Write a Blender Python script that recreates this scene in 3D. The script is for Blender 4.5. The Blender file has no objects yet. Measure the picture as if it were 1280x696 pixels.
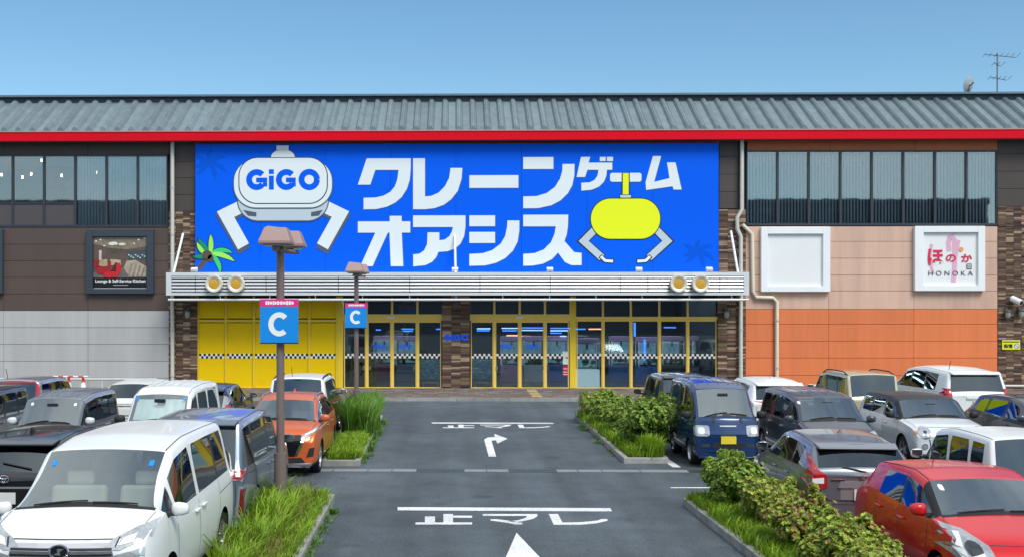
import bpy, bmesh, math, random
from mathutils import Vector, Matrix
from mathutils.bvhtree import BVHTree
random.seed(7)
S = bpy.context.scene
C = S.collection
PI = math.pi
R = math.radians
# ---------------------------------------------------------------- camera
F, U0, V0, HC, YAW = 1350.0, 547.0, 385.0, 3.5, R(1.0)
cs, sn = math.cos(YAW), math.sin(YAW)
cam = bpy.data.objects.new('camera', bpy.data.cameras.new('camera'))
C.objects.link(cam)
cam.location = (0, 0, HC)
cam.rotation_euler = (PI / 2, 0, YAW)
cam.data.sensor_width = 36
cam.data.lens = 36 * F / 1280
cam.data.shift_x = (640 - U0) / 1280
cam.data.shift_y = (V0 - 348) / 1280
cam.data.clip_end = 2000
cam.data.clip_start = 0.1
S.camera = cam
# ---------------------------------------------------------------- world and sun
SUN_EL, SUN_AZ = R(52), R(150)
w = bpy.data.worlds.new('World'); S.world = w; w.use_nodes = True
nt = w.node_tree
bg = nt.nodes['Background']
sky = nt.nodes.new('ShaderNodeTexSky')
sky.sky_type = 'NISHITA'; sky.sun_disc = False
sky.sun_elevation = SUN_EL; sky.sun_rotation = SUN_AZ
sky.air_density = 1.0; sky.dust_density = 0.3; sky.ozone_density = 3.0
hs = nt.nodes.new('ShaderNodeHueSaturation'); hs.inputs['Saturation'].default_value = 1.12; hs.inputs['Value'].default_value = 0.64
tintn = nt.nodes.new('ShaderNodeMixRGB'); tintn.blend_type = 'MULTIPLY'; tintn.inputs[0].default_value = 1; tintn.inputs[2].default_value = (0.96, 1.03, 0.97, 1)
nt.links.new(sky.outputs[0], tintn.inputs[1]); nt.links.new(tintn.outputs[0], hs.inputs['Color'])
# broken bright cloud over the upper sky, as the windscreens and windows mirror it
tc = nt.nodes.new('ShaderNodeTexCoord'); sep = nt.nodes.new('ShaderNodeSeparateXYZ'); nt.links.new(tc.outputs['Generated'], sep.inputs[0])
def wmath(op, a, b=None, clamp=False):
    x = nt.nodes.new('ShaderNodeMath'); x.operation = op; x.use_clamp = clamp
    for i, q in enumerate((a, b)):
        if q is None: continue
        if isinstance(q, (int, float)): x.inputs[i].default_value = q
        else: nt.links.new(q, x.inputs[i])
    return x.outputs[0]
zden = wmath('ADD', wmath('MAXIMUM', sep.outputs[2], 0.0), 0.18)
cxy = nt.nodes.new('ShaderNodeCombineXYZ'); nt.links.new(wmath('DIVIDE', sep.outputs[0], zden), cxy.inputs[0]); nt.links.new(wmath('DIVIDE', sep.outputs[1], zden), cxy.inputs[1])
cn = nt.nodes.new('ShaderNodeTexNoise'); cn.inputs['Scale'].default_value = 0.9; cn.inputs['Detail'].default_value = 8; cn.inputs['Roughness'].default_value = 0.55
nt.links.new(cxy.outputs[0], cn.inputs['Vector'])
cr = nt.nodes.new('ShaderNodeMapRange'); cr.interpolation_type = 'SMOOTHSTEP'; cr.inputs['From Min'].default_value = 0.28; cr.inputs['From Max'].default_value = 0.60
nt.links.new(cn.outputs['Fac'], cr.inputs['Value'])
er = nt.nodes.new('ShaderNodeMapRange'); er.interpolation_type = 'SMOOTHSTEP'; er.inputs['From Min'].default_value = 0.27; er.inputs['From Max'].default_value = 0.60; er.inputs['To Min'].default_value = 0.0; er.inputs['To Max'].default_value = 0.85
# front (north) stays clearer than the south, where the mirrored clouds stand
nt.links.new(wmath('ADD', sep.outputs[2], wmath('MULTIPLY', wmath('MAXIMUM', wmath('MULTIPLY', sep.outputs[1], -1.0), 0.0), 0.42)), er.inputs['Value'])
cf = wmath('MULTIPLY', cr.outputs[0], er.outputs[0], True)
cm_ = nt.nodes.new('ShaderNodeMixRGB'); nt.links.new(cf, cm_.inputs[0]); nt.links.new(hs.outputs[0], cm_.inputs[1]); cm_.inputs[2].default_value = (4.9, 5.1, 5.2, 1)
nt.links.new(cm_.outputs[0], bg.inputs['Color'])
bg.inputs['Strength'].default_value = 0.118
sl = bpy.data.lights.new('sun', 'SUN'); sl.energy = 1.6; sl.angle = R(26); sl.color = (1.0, 0.96, 0.9)
so = bpy.data.objects.new('sun', sl); C.objects.link(so)
sd = Vector((math.sin(SUN_AZ) * math.cos(SUN_EL), math.cos(SUN_AZ) * math.cos(SUN_EL), math.sin(SUN_EL)))
so.rotation_euler = sd.to_track_quat('Z', 'Y').to_euler()
so.location = (10, -10, 30)
S.view_settings.view_transform = 'Standard'; S.view_settings.look = 'None'
S.view_settings.exposure = 0.95; S.view_settings.gamma = 1.0

# ---------------------------------------------------------------- picture to place
def WX(u, Y):
    k = (u - U0) / F
    return Y * (k * cs - sn) / (cs + k * sn)
def depth(X, Y): return -X * sn + Y * cs
def WZ(v, u, Y): return HC + (V0 - v) * depth(WX(u, Y), Y) / F
def RD(r, d): return (r * cs - d * sn, r * sn + d * cs)      # camera right/depth to X, Y
def G(u, v):
    d = F * HC / (v - V0); return RD((u - U0) * d / F, d)
YW = 45.9

# ---------------------------------------------------------------- materials
MAT = {}
def mat(name, col, rough=0.6, metal=0.0, var=0.0, scale=3.0, bump=0.0, bscale=60.0, coat=0.0, emit=None, es=1.0, spec=0.5, streak=0.0):
    if name in MAT: return MAT[name]
    m = bpy.data.materials.new(name); m.use_nodes = True
    n = m.node_tree; b = n.nodes['Principled BSDF']
    b.inputs['Base Color'].default_value = (*col, 1)
    b.inputs['Roughness'].default_value = rough
    b.inputs['Metallic'].default_value = metal
    b.inputs['Specular IOR Level'].default_value = spec
    if coat: b.inputs['Coat Weight'].default_value = coat; b.inputs['Coat Roughness'].default_value = 0.04
    if emit: b.inputs['Emission Color'].default_value = (*emit, 1); b.inputs['Emission Strength'].default_value = es
    if var or bump or streak:
        tc = n.nodes.new('ShaderNodeTexCoord')
    if var or streak:
        no = n.nodes.new('ShaderNodeTexNoise'); no.inputs['Scale'].default_value = scale
        no.inputs['Detail'].default_value = 6; no.inputs['Roughness'].default_value = 0.65
        mp = n.nodes.new('ShaderNodeMapping')
        if streak: mp.inputs['Scale'].default_value = (1, 1, streak)
        geo = n.nodes.new('ShaderNodeNewGeometry')
        n.links.new(geo.outputs['Position'], mp.inputs[0]); n.links.new(mp.outputs[0], no.inputs['Vector'])
        oi = n.nodes.new('ShaderNodeObjectInfo')
        ad = n.nodes.new('ShaderNodeMath'); ad.operation = 'MULTIPLY_ADD'
        n.links.new(oi.outputs['Random'], ad.inputs[0]); ad.inputs[1].default_value = 0.25; n.links.new(no.outputs['Fac'], ad.inputs[2])
        rp = n.nodes.new('ShaderNodeMapRange')
        rp.inputs['From Min'].default_value = 0.3; rp.inputs['From Max'].default_value = 0.95
        rp.inputs['To Min'].default_value = 1 - var; rp.inputs['To Max'].default_value = 1 + var
        n.links.new(ad.outputs[0], rp.inputs['Value'])
        mx = n.nodes.new('ShaderNodeVectorMath'); mx.operation = 'SCALE'
        mx.inputs[0].default_value = col; n.links.new(rp.outputs[0], mx.inputs['Scale'])
        n.links.new(mx.outputs[0], b.inputs['Base Color'])
    if bump:
        nb = n.nodes.new('ShaderNodeTexNoise'); nb.inputs['Scale'].default_value = bscale; nb.inputs['Detail'].default_value = 5
        n.links.new(tc.outputs['Object'], nb.inputs['Vector'])
        bn = n.nodes.new('ShaderNodeBump'); bn.inputs['Strength'].default_value = bump; bn.inputs['Distance'].default_value = 0.02
        n.links.new(nb.outputs['Fac'], bn.inputs['Height']); n.links.new(bn.outputs[0], b.inputs['Normal'])
    MAT[name] = m
    return m
def glass(name, tint, refl=0.06, rough=0.02, wav=0.0):
    m = bpy.data.materials.new(name); m.use_nodes = True
    n = m.node_tree; n.nodes.clear()
    out = n.nodes.new('ShaderNodeOutputMaterial'); mix = n.nodes.new('ShaderNodeMixShader')
    tr = n.nodes.new('ShaderNodeBsdfTransparent'); tr.inputs[0].default_value = (*tint, 1)
    gl = n.nodes.new('ShaderNodeBsdfGlossy'); gl.inputs['Roughness'].default_value = rough
    gl.inputs['Color'].default_value = (0.86, 0.96, 0.98, 1)
    fr = n.nodes.new('ShaderNodeFresnel'); fr.inputs[0].default_value = 1.5
    ad = n.nodes.new('ShaderNodeMath'); ad.operation = 'ADD'; ad.inputs[1].default_value = refl; ad.use_clamp = True
    n.links.new(fr.outputs[0], ad.inputs[0]); n.links.new(ad.outputs[0], mix.inputs[0])
    n.links.new(tr.outputs[0], mix.inputs[1]); n.links.new(gl.outputs[0], mix.inputs[2]); n.links.new(mix.outputs[0], out.inputs[0])
    if wav:
        no = n.nodes.new('ShaderNodeTexNoise'); no.inputs['Scale'].default_value = 1.2
        tc = n.nodes.new('ShaderNodeTexCoord'); n.links.new(tc.outputs['Object'], no.inputs['Vector'])
        bn = n.nodes.new('ShaderNodeBump'); bn.inputs['Strength'].default_value = wav; bn.inputs['Distance'].default_value = 0.05
        n.links.new(no.outputs['Fac'], bn.inputs['Height']); n.links.new(bn.outputs[0], gl.inputs['Normal']); 
    MAT[name] = m
    return m

# ---------------------------------------------------------------- mesh helpers
class MB:
    def __init__(s): s.v = []; s.f = []; s.m = []
    def add(s, vs, fs, mi=0):
        o = len(s.v); s.v += [tuple(p) for p in vs]; s.f += [tuple(i + o for i in f) for f in fs]; s.m += [mi] * len(fs); return s
    def box(s, x0, x1, y0, y1, z0, z1, mi=0):
        if x0 > x1: x0, x1 = x1, x0
        if y0 > y1: y0, y1 = y1, y0
        if z0 > z1: z0, z1 = z1, z0
        v = [(x0,y0,z0),(x1,y0,z0),(x1,y1,z0),(x0,y1,z0),(x0,y0,z1),(x1,y0,z1),(x1,y1,z1),(x0,y1,z1)]
        return s.add(v, [(0,3,2,1),(4,5,6,7),(0,1,5,4),(1,2,6,5),(2,3,7,6),(3,0,4,7)], mi)
    def obox(s, c, sx, sy, sz, rot, mi=0):
        M = rot.to_3x3() if hasattr(rot, 'to_3x3') else rot
        v = [Vector(c) + M @ Vector((a*sx/2, b*sy/2, d*sz/2)) for d in (-1,1) for a, b in ((-1,-1),(1,-1),(1,1),(-1,1))]
        return s.add(v, [(0,3,2,1),(4,5,6,7),(0,1,5,4),(1,2,6,5),(2,3,7,6),(3,0,4,7)], mi)
    def tube(s, pts, r, n=8, mi=0, r2=None, cap=True):
        pts = [Vector(p) for p in pts]; o = len(s.v)
        for i, p in enumerate(pts):
            d = (pts[min(i+1, len(pts)-1)] - pts[max(i-1, 0)]).normalized()
            a = Vector((0,0,1)) if abs(d.z) < 0.9 else Vector((1,0,0))
            x = d.cross(a).normalized(); y = d.cross(x)
            rr = r if r2 is None else r + (r2 - r) * i / (len(pts) - 1)
            s.v += [tuple(p + rr * (math.cos(t) * x + math.sin(t) * y)) for t in [2*PI*k/n + PI/n for k in range(n)]]
        for i in range(len(pts) - 1):
            for k in range(n):
                a = o + i*n + k; b = o + i*n + (k+1) % n
                s.f.append((a, b, b + n, a + n)); s.m.append(mi)
        if cap:
            s.f.append(tuple(o + k for k in range(n))[::-1]); s.m.append(mi)
            s.f.append(tuple(o + (len(pts)-1)*n + k for k in range(n))); s.m.append(mi)
        return s
    def prism(s, poly, y0, y1, mi=0):      # polygon in x,z extruded along y
        n = len(poly)
        ar = sum(poly[i][0]*poly[(i+1)%n][1] - poly[(i+1)%n][0]*poly[i][1] for i in range(n))
        if ar < 0: poly = poly[::-1]
        v = [(p[0], y0, p[1]) for p in poly] + [(p[0], y1, p[1]) for p in poly]
        f = [tuple(range(n)), tuple(range(2*n-1, n-1, -1))] + [(i, i+n, (i+1)%n+n, (i+1)%n) for i in range(n)]
        return s.add(v, f, mi)
    def slab(s, poly, z0, z1, mi=0):       # polygon in x,y extruded along z
        n = len(poly)
        ar = sum(poly[i][0]*poly[(i+1)%n][1] - poly[(i+1)%n][0]*poly[i][1] for i in range(n))
        if ar < 0: poly = poly[::-1]
        v = [(p[0], p[1], z0) for p in poly] + [(p[0], p[1], z1) for p in poly]
        f = [tuple(range(n-1, -1, -1)), tuple(range(n, 2*n))] + [(i, (i+1)%n, (i+1)%n+n, i+n) for i in range(n)]
        return s.add(v, f, mi)
    def lathe(s, prof, c, axis='x', n=24, mi=0):     # prof: (r, h)
        o = len(s.v); c = Vector(c)
        for r_, h in prof:
            for k in range(n):
                t = 2*PI*k/n; a, b = r_*math.cos(t), r_*math.sin(t)
                p = (h, a, b) if axis == 'x' else ((a, h, b) if axis == 'y' else (a, b, h))
                s.v.append(tuple(c + Vector(p)))
        for i in range(len(prof) - 1):
            for k in range(n):
                a = o+i*n+k; b = o+i*n+(k+1)%n
                s.f.append((a, b, b+n, a+n)); s.m.append(mi)
        return s
    def build(s, name, mats, parent=None, smooth=False, loc=None, bevel=0.0):
        me = bpy.data.meshes.new(name); me.from_pydata(s.v, [], s.f)
        for m in (mats if isinstance(mats, (list, tuple)) else [mats]): me.materials.append(m)
        me.polygons.foreach_set('material_index', s.m)
        if smooth:
            me.polygons.foreach_set('use_smooth', [True]*len(s.f)); me.set_sharp_from_angle(angle=R(40))
        me.validate(); me.update()
        o = link(name, me, parent, loc)
        if bevel:
            b = o.modifiers.new('bevel', 'BEVEL'); b.width = bevel; b.segments = 2; b.limit_method = 'ANGLE'
        return o
def link(name, data, parent=None, loc=None):
    o = bpy.data.objects.new(name, data); C.objects.link(o)
    if parent is not None:
        o.parent = parent
    if loc is not None: o.location = loc
    return o
def empty(name, loc=(0,0,0), rz=0): 
    o = link(name, None, None, loc); o.rotation_euler = (0,0,rz); o.empty_display_size = 0.3; return o
def tag(o, label=None, cat=None, group=None, kind=None):
    if label: o['label'] = label
    if cat: o['category'] = cat
    if group: o['group'] = group
    if kind: o['kind'] = kind
    return o
def boxo(name, m, x0, x1, y0, y1, z0, z1, parent=None, bevel=0):
    return MB().box(x0, x1, y0, y1, z0, z1).build(name, m, parent, bevel=bevel)
def text(name, body, m, X, Y, Z, h, width=None, parent=None, off=0.0, shear=0, rot=(PI/2,0,0), ext=0.004, align='CENTER'):
    cu = bpy.data.curves.new(name, 'FONT'); cu.body = body; cu.size = 1; cu.offset = off; cu.extrude = ext; cu.shear = shear
    cu.align_x = align
    t = bpy.data.objects.new('tmp', cu); C.objects.link(t)
    bpy.context.view_layer.update()
    me = bpy.data.meshes.new_from_object(t.evaluated_get(bpy.context.evaluated_depsgraph_get()))
    C.objects.unlink(t); bpy.data.objects.remove(t)
    xs = [v.co.x for v in me.vertices]; ys = [v.co.y for v in me.vertices]
    if not xs: return None
    x0, x1, y0, y1 = min(xs), max(xs), min(ys), max(ys)
    sy = h / (y1 - y0); sx = sy if width is None else width / (x1 - x0)
    cx = (x0 + x1)/2 if align == 'CENTER' else x0
    for v in me.vertices:
        v.co.x = (v.co.x - cx) * sx; v.co.y = (v.co.y - (y0+y1)/2) * sy
    me.materials.clear(); me.materials.append(m)
    o = link(name, me, parent, (X, Y, Z)); o.rotation_euler = rot
    return o
def arc(cx, cy, rx, ry, a0, a1, n=16):
    return [(cx + rx*math.cos(R(a0+(a1-a0)*i/n)), cy + ry*math.sin(R(a0+(a1-a0)*i/n))) for i in range(n+1)]
def rrect(x0, y0, x1, y1, r, n=8):
    return arc(x1-r, y1-r, r, r, 0, 90, n) + arc(x0+r, y1-r, r, r, 90, 180, n) + arc(x0+r, y0+r, r, r, 180, 270, n) + arc(x1-r, y0+r, r, r, 270, 360, n)
def stroke(pts, wd, closed=False):
    pts = [Vector(p) for p in pts]; L_, R_ = [], []
    n = len(pts)
    for i, p in enumerate(pts):
        a = pts[i-1] if i or closed else p; b = pts[(i+1) % n] if i < n-1 or closed else p
        d0 = (p-a).normalized() if (p-a).length else (b-p).normalized(); d1 = (b-p).normalized() if (b-p).length else d0
        t = (d0+d1).normalized(); nn = Vector((-t.y, t.x)); k = max(0.5, nn.dot(Vector((-d0.y, d0.x))))
        L_.append(tuple(p + nn*wd/2/k)); R_.append(tuple(p - nn*wd/2/k))
    return L_, R_

# shared materials
glass('car_glass', (0.62, 0.72, 0.70), 0.10)
glass('windshield_glass', (0.74, 0.84, 0.82), 0.27)
glass('dark_car_glass', (0.10, 0.11, 0.12), 0.12)
glass('shop_glass', (0.70, 0.80, 0.82), 0.03, wav=0.006)
glass('upper_glass', (0.84, 0.90, 0.93), 0.13, wav=0.012)
black = mat('black_rubber', (0.012, 0.012, 0.013), 0.6)
blackgloss = mat('black_gloss', (0.008, 0.008, 0.01), 0.15)
chrome = mat('chrome', (0.75, 0.76, 0.78), 0.12, 1.0)
silverm = mat('alloy', (0.55, 0.56, 0.58), 0.28, 0.9)
darkgrey = mat('dark_plastic', (0.035, 0.036, 0.04), 0.5)
white_paint = mat('white_frame', (0.78, 0.8, 0.8), 0.45, var=0.04, scale=2)
line_paint = mat('road_line_paint', (0.80, 0.81, 0.82), 0.6)
def worn_paint(m):
    n = m.node_tree; b = n.nodes['Principled BSDF']; geo = n.nodes.new('ShaderNodeNewGeometry')
    a = n.nodes.new('ShaderNodeTexNoise'); a.inputs['Scale'].default_value = 22; a.inputs['Detail'].default_value = 6; a.inputs['Roughness'].default_value = 0.75
    c = n.nodes.new('ShaderNodeTexNoise'); c.inputs['Scale'].default_value = 1.6; c.inputs['Detail'].default_value = 3
    n.links.new(geo.outputs['Position'], a.inputs['Vector']); n.links.new(geo.outputs['Position'], c.inputs['Vector'])
    ad = n.nodes.new('ShaderNodeMath'); ad.operation = 'MULTIPLY_ADD'; ad.inputs[1].default_value = 0.5; n.links.new(c.outputs['Fac'], ad.inputs[0]); n.links.new(a.outputs['Fac'], ad.inputs[2])
    r = n.nodes.new('ShaderNodeValToRGB'); e = r.color_ramp.elements
    e[0].position = 0.64; e[0].color = (0.80,0.82,0.83,1); e[1].position = 0.98; e[1].color = (0.14,0.15,0.17,1)
    q = e.new(0.82); q.color = (0.58,0.60,0.62,1)
    n.links.new(ad.outputs[0], r.inputs[0]); n.links.new(r.outputs[0], b.inputs['Base Color'])
worn_paint(line_paint)
# ================================================================ GROUND
def ground_material():
    m = bpy.data.materials.new('asphalt'); m.use_nodes = True
    n = m.node_tree; b = n.nodes['Principled BSDF']; b.inputs['Roughness'].default_value = 0.85
    geo = n.nodes.new('ShaderNodeNewGeometry')
    def noise(sc, det, ro=0.6):
        x = n.nodes.new('ShaderNodeTexNoise'); x.inputs['Scale'].default_value = sc; x.inputs['Detail'].default_value = det
        x.inputs['Roughness'].default_value = ro; n.links.new(geo.outputs['Position'], x.inputs['Vector']); return x
    big, mid, fine = noise(0.16, 4), noise(1.1, 6, 0.7), noise(24, 4, 0.85)
    spk = n.nodes.new('ShaderNodeTexVoronoi'); spk.inputs['Scale'].default_value = 28
    n.links.new(geo.outputs['Position'], spk.inputs['Vector'])
    r1 = n.nodes.new('ShaderNodeValToRGB')
    r1.color_ramp.elements[0].position = 0.33; r1.color_ramp.elements[0].color = (0.040, 0.050, 0.060, 1)
    r1.color_ramp.elements[1].position = 0.68; r1.color_ramp.elements[1].color = (0.096, 0.126, 0.148, 1)
    mx = n.nodes.new('ShaderNodeMath'); mx.operation = 'MULTIPLY_ADD'; mx.inputs[1].default_value = 0.55
    n.links.new(big.outputs['Fac'], mx.inputs[0])
    m2 = n.nodes.new('ShaderNodeMath'); m2.operation = 'MULTIPLY'; m2.inputs[1].default_value = 0.45
    n.links.new(mid.outputs['Fac'], m2.inputs[0]); n.links.new(m2.outputs[0], mx.inputs[2])
    n.links.new(mx.outputs[0], r1.inputs[0])
    r2 = n.nodes.new('ShaderNodeMapRange'); r2.inputs['From Min'].default_value = 0.3; r2.inputs['From Max'].default_value = 0.7
    r2.inputs['To Min'].default_value = 0.45; r2.inputs['To Max'].default_value = 1.6
    n.links.new(fine.outputs['Fac'], r2.inputs['Value'])
    sc = n.nodes.new('ShaderNodeVectorMath'); sc.operation = 'SCALE'
    n.links.new(r1.outputs[0], sc.inputs[0]); n.links.new(r2.outputs[0], sc.inputs['Scale'])
    n.links.new(sc.outputs[0], b.inputs['Base Color'])
    # cracks, oil spots and long tyre wear
    vc = n.nodes.new('ShaderNodeTexVoronoi'); vc.feature = 'DISTANCE_TO_EDGE'; vc.inputs['Scale'].default_value = 0.22
    wob = n.nodes.new('ShaderNodeVectorMath'); wob.operation = 'MULTIPLY_ADD'; n.links.new(mid.outputs['Color'], wob.inputs[0]); wob.inputs[1].default_value = (1.3,1.3,0); n.links.new(geo.outputs['Position'], wob.inputs[2])
    n.links.new(wob.outputs[0], vc.inputs['Vector'])
    cr_ = n.nodes.new('ShaderNodeMapRange'); cr_.inputs['From Max'].default_value = 0.005; cr_.inputs['To Min'].default_value = 0.78; n.links.new(vc.outputs['Distance'], cr_.inputs['Value'])
    ov = n.nodes.new('ShaderNodeTexVoronoi'); ov.inputs['Scale'].default_value = 0.75; n.links.new(wob.outputs[0], ov.inputs['Vector'])
    orr = n.nodes.new('ShaderNodeMapRange'); orr.inputs['From Min'].default_value = 0.04; orr.inputs['From Max'].default_value = 0.16; orr.inputs['To Min'].default_value = 0.66; n.links.new(ov.outputs['Distance'], orr.inputs['Value'])
    mpp = n.nodes.new('ShaderNodeMapping'); mpp.inputs['Scale'].default_value = (1.3,0.07,1); n.links.new(geo.outputs['Position'], mpp.inputs[0])
    ty = n.nodes.new('ShaderNodeTexNoise'); ty.inputs['Scale'].default_value = 1.0; ty.inputs['Detail'].default_value = 5; n.links.new(mpp.outputs[0], ty.inputs['Vector'])
    tyr = n.nodes.new('ShaderNodeMapRange'); tyr.inputs['From Min'].default_value = 0.3; tyr.inputs['From Max'].default_value = 0.6; tyr.inputs['To Min'].default_value = 0.72; tyr.inputs['To Max'].default_value = 1.08; n.links.new(ty.outputs['Fac'], tyr.inputs['Value'])
    m3 = n.nodes.new('ShaderNodeMath'); m3.operation = 'MULTIPLY'; n.links.new(cr_.outputs[0], m3.inputs[0]); n.links.new(orr.outputs[0], m3.inputs[1])
    m4 = n.nodes.new('ShaderNodeMath'); m4.operation = 'MULTIPLY'; n.links.new(m3.outputs[0], m4.inputs[0]); n.links.new(tyr.outputs[0], m4.inputs[1])
    sc2 = n.nodes.new('ShaderNodeVectorMath'); sc2.operation = 'SCALE'; n.links.new(sc.outputs[0], sc2.inputs[0]); n.links.new(m4.outputs[0], sc2.inputs['Scale']); n.links.new(sc2.outputs[0], b.inputs['Base Color'])
    bn = n.nodes.new('ShaderNodeBump'); bn.inputs['Strength'].default_value = 0.6; bn.inputs['Distance'].default_value = 0.012
    n.links.new(spk.outputs['Distance'], bn.inputs['Height']); n.links.new(bn.outputs[0], b.inputs['Normal'])
    return m
asphalt = ground_material()
tag(MB().add([(-400,-200,0),(400,-200,0),(400,500,0),(-400,500,0)], [(0,1,2,3)]).build('car_park_ground', asphalt), 'grey asphalt surface of the car park', kind='structure')

# pavement in front of the shops
KY = 40.7
pave_m = [mat('paver_%s' % c, col, 0.85, var=0.16, scale=1.3) for c, col in (('brown', (0.16,0.125,0.105)), ('grey', (0.20,0.175,0.155)), ('rust', (0.135,0.095,0.08)))]
kerbm = mat('kerb_concrete', (0.27,0.275,0.26), 0.85, var=0.35, scale=4, bump=0.2)
jointm = mat('sand_joint', (0.07,0.06,0.055), 0.95)
pav = tag(MB().box(-34, 34, KY+0.15, YW+0.1, -0.05, 0.112).build('pavement', jointm), 'brown paved strip along the shop front', kind='structure')
mb = MB()
ny = 13; dy = (YW - KY - 0.15) / ny
for j in range(ny):
    x = -24 + (j % 2) * 0.2
    while x < 30:
        mb.box(x, x+0.392, KY+0.155+j*dy, KY+0.155+(j+1)*dy-0.012, 0.10, 0.121 + random.random()*0.003, random.choice((0,0,1,2)))
        x += 0.405
tag(mb.build('paving_block', pave_m, pav), kind='stuff')
kb = tag(boxo('kerb', jointm, -34, 34, KY+0.02, KY+0.14, -0.05, 0.105), 'long pale concrete kerb edging the shop pavement', kind='structure')
for i in range(34):
    x = -34 + i*2
    MB().box(x+0.006, x+1.994, KY, KY+0.15, -0.02, 0.125).build('kerb_stone', kerbm, kb)
tact = mat('tactile_yellow', (0.50,0.38,0.14), 0.8, var=0.1)
for i in range(5):
    MB().box(2.9, 3.29, 41.3+i*0.8, 41.69+i*0.8, 0.112, 0.131).build('tactile_tile', tact, pav)

# drain channel across the aisle
conc = mat('drain_concrete', (0.20,0.215,0.225), 0.9, var=0.2, scale=5)
steel = mat('grate_steel', (0.11,0.13,0.14), 0.5, 0.5, var=0.2)
dr = tag(boxo('drainage_channel', darkgrey, -22, 22, 23.1, 23.46, -0.05, 0.002), 'concrete and steel drainage channel crossing the aisle', kind='structure')
us = [(360,417),(417,460),(460,490),(490,521),(580,608),(608,636),(695,722),(722,752),(752,800),(800,860)]
gx = [(521,580),(636,695)]
for a, b in us:
    MB().box(WX(a,23.3)+0.01, WX(b,23.3)-0.01, 23.11, 23.45, 0.0, 0.012).build('drain_slab', conc, dr)
for a, b in gx:
    x0, x1 = WX(a,23.3), WX(b,23.3)
    g = MB().box(x0, x1, 23.11, 23.15, 0, 0.012).box(x0, x1, 23.41, 23.45, 0, 0.012)
    k = x0
    while k < x1: g.box(k, k+0.015, 23.15, 23.41, 0, 0.010); k += 0.05
    g.build('drain_grate', steel, dr)

# painted markings
def mark(name, polys, label, cat='road marking', z=0.0, off=(0,0), pix=True, group=None):
    m = MB()
    for p in polys:
        q = [G(*a) for a in p] if pix else p
        m.slab([(a+off[0], b+off[1]) for a, b in q], 0.0005, 0.005)
    o = m.build(name, line_paint); tag(o, label, kind='structure')
    return o
def c5(p): return [(480 + a/4.267, 580 + b/4.267) for a, b in p]
def rc(a, b, c, d): return [(a,b),(c,b),(c,d),(a,d)]
tomare = [c5(rc(218,278,272,309.9)), c5(rc(317,265,367.9,309.9)), c5(rc(368,274,470,284)), c5(rc(168,310,470,320)),
    c5([(527,265),(818,265),(818,277),(795,290),(745,302),(700,308),(662,304),(715,298),(755,286),(765,274),(527,274)]),
    c5([(568,293),(605,293),(700,305),(740,313),(738,320),(700,320),(640,309),(568,299)]),
    c5([(878,265),(928,265),(952,311),(1060,308),(1140,300),(1160,292),(1192,292),(1192,300),(1130,314),(1050,321),(905,321)])]
near_y = G(600, 636)[1]; far_y = G(600, 528.4)[1]
o2 = (0.27, far_y - near_y)
mark('stop_line_marking', [[(497,633.5),(763,634.8),(765,638.6),(497,637.3)]], 'white stop line nearest the camera')
mark('stop_line_marking', [[(497,633.5),(763,634.8),(765,638.6),(497,637.3)]], 'white stop line near the shop pavement', off=o2)
mark('stop_word_marking', tomare, 'white stop lettering below the nearer stop line')
mark('stop_word_marking', tomare, 'white stop lettering below the farther stop line', off=o2)
def c6(p): return [(480 + a/5.333, 500 + b/5.333) for a, b in p]
mark('turn_arrow_marking', [c6([(698,375),(748,375),(716,268),(745,265),(757,288),(822,255),(735,223),(739,244),(692,247),(668,262)])], 'white right-turn arrow under the farther lettering')
mark('straight_arrow_marking', [[(645.7,665.5),(684,706),(664,706),(672,790),(640,790),(646,706),(628,706)]], 'white straight-ahead arrow at the bottom edge')
def stall(r0, d0, d1, wd=0.13, label='white bay line'):
    m = MB(); m.slab([RD(r0-wd/2,d0), RD(r0+wd/2,d0), RD(r0+wd/2,d1), RD(r0-wd/2,d1)], 0.0005, 0.005); return m
mark('bay_line_marking', [[RD(-2.72,24.3),RD(-2.5,24.3),RD(-2.5,27.0),RD(-2.72,27.0)]], 'white bay line beside the orange car', pix=False)
mark('bay_line_marking', [[RD(-2.60,28.2),RD(-2.38,28.2),RD(-2.38,31.5),RD(-2.60,31.5)]], 'white bay line further up beside the grass island', pix=False)
mark('bay_line_marking', [[RD(5.18,23.8),RD(5.36,23.8),RD(5.36,28.8),RD(5.18,28.8)]], 'white bay line between round bush and blue van', pix=False)
mark('bay_line_marking', [[RD(7.25,23.2),RD(7.38,23.2),RD(7.38,28.5),RD(7.25,28.5)], [RD(7.62,23.2),RD(7.75,23.2),RD(7.75,28.5),RD(7.62,28.5)], [RD(7.25,22.9),RD(7.75,22.9),RD(7.75,23.1),RD(7.25,23.1)]], 'white double bay line right of the blue van', pix=False)
mark('bay_line_marking', [[RD(4.55,21.05),RD(7.5,21.05),RD(7.5,21.13),RD(4.55,21.13)]], 'thin white line before the near shrub bed', pix=False)
mark('bay_line_marking', [[RD(-3.2,36.6),RD(-1.9,36.6),RD(-1.9,36.75),RD(-3.2,36.75)]], 'short white line left of the far grass', pix=False)
mark('bay_line_marking', [[RD(-2.82,14.0),RD(-2.68,14.0),RD(-2.68,19.0),RD(-2.82,19.0)]], 'white bay line beside the near grass island', pix=False)

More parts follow.
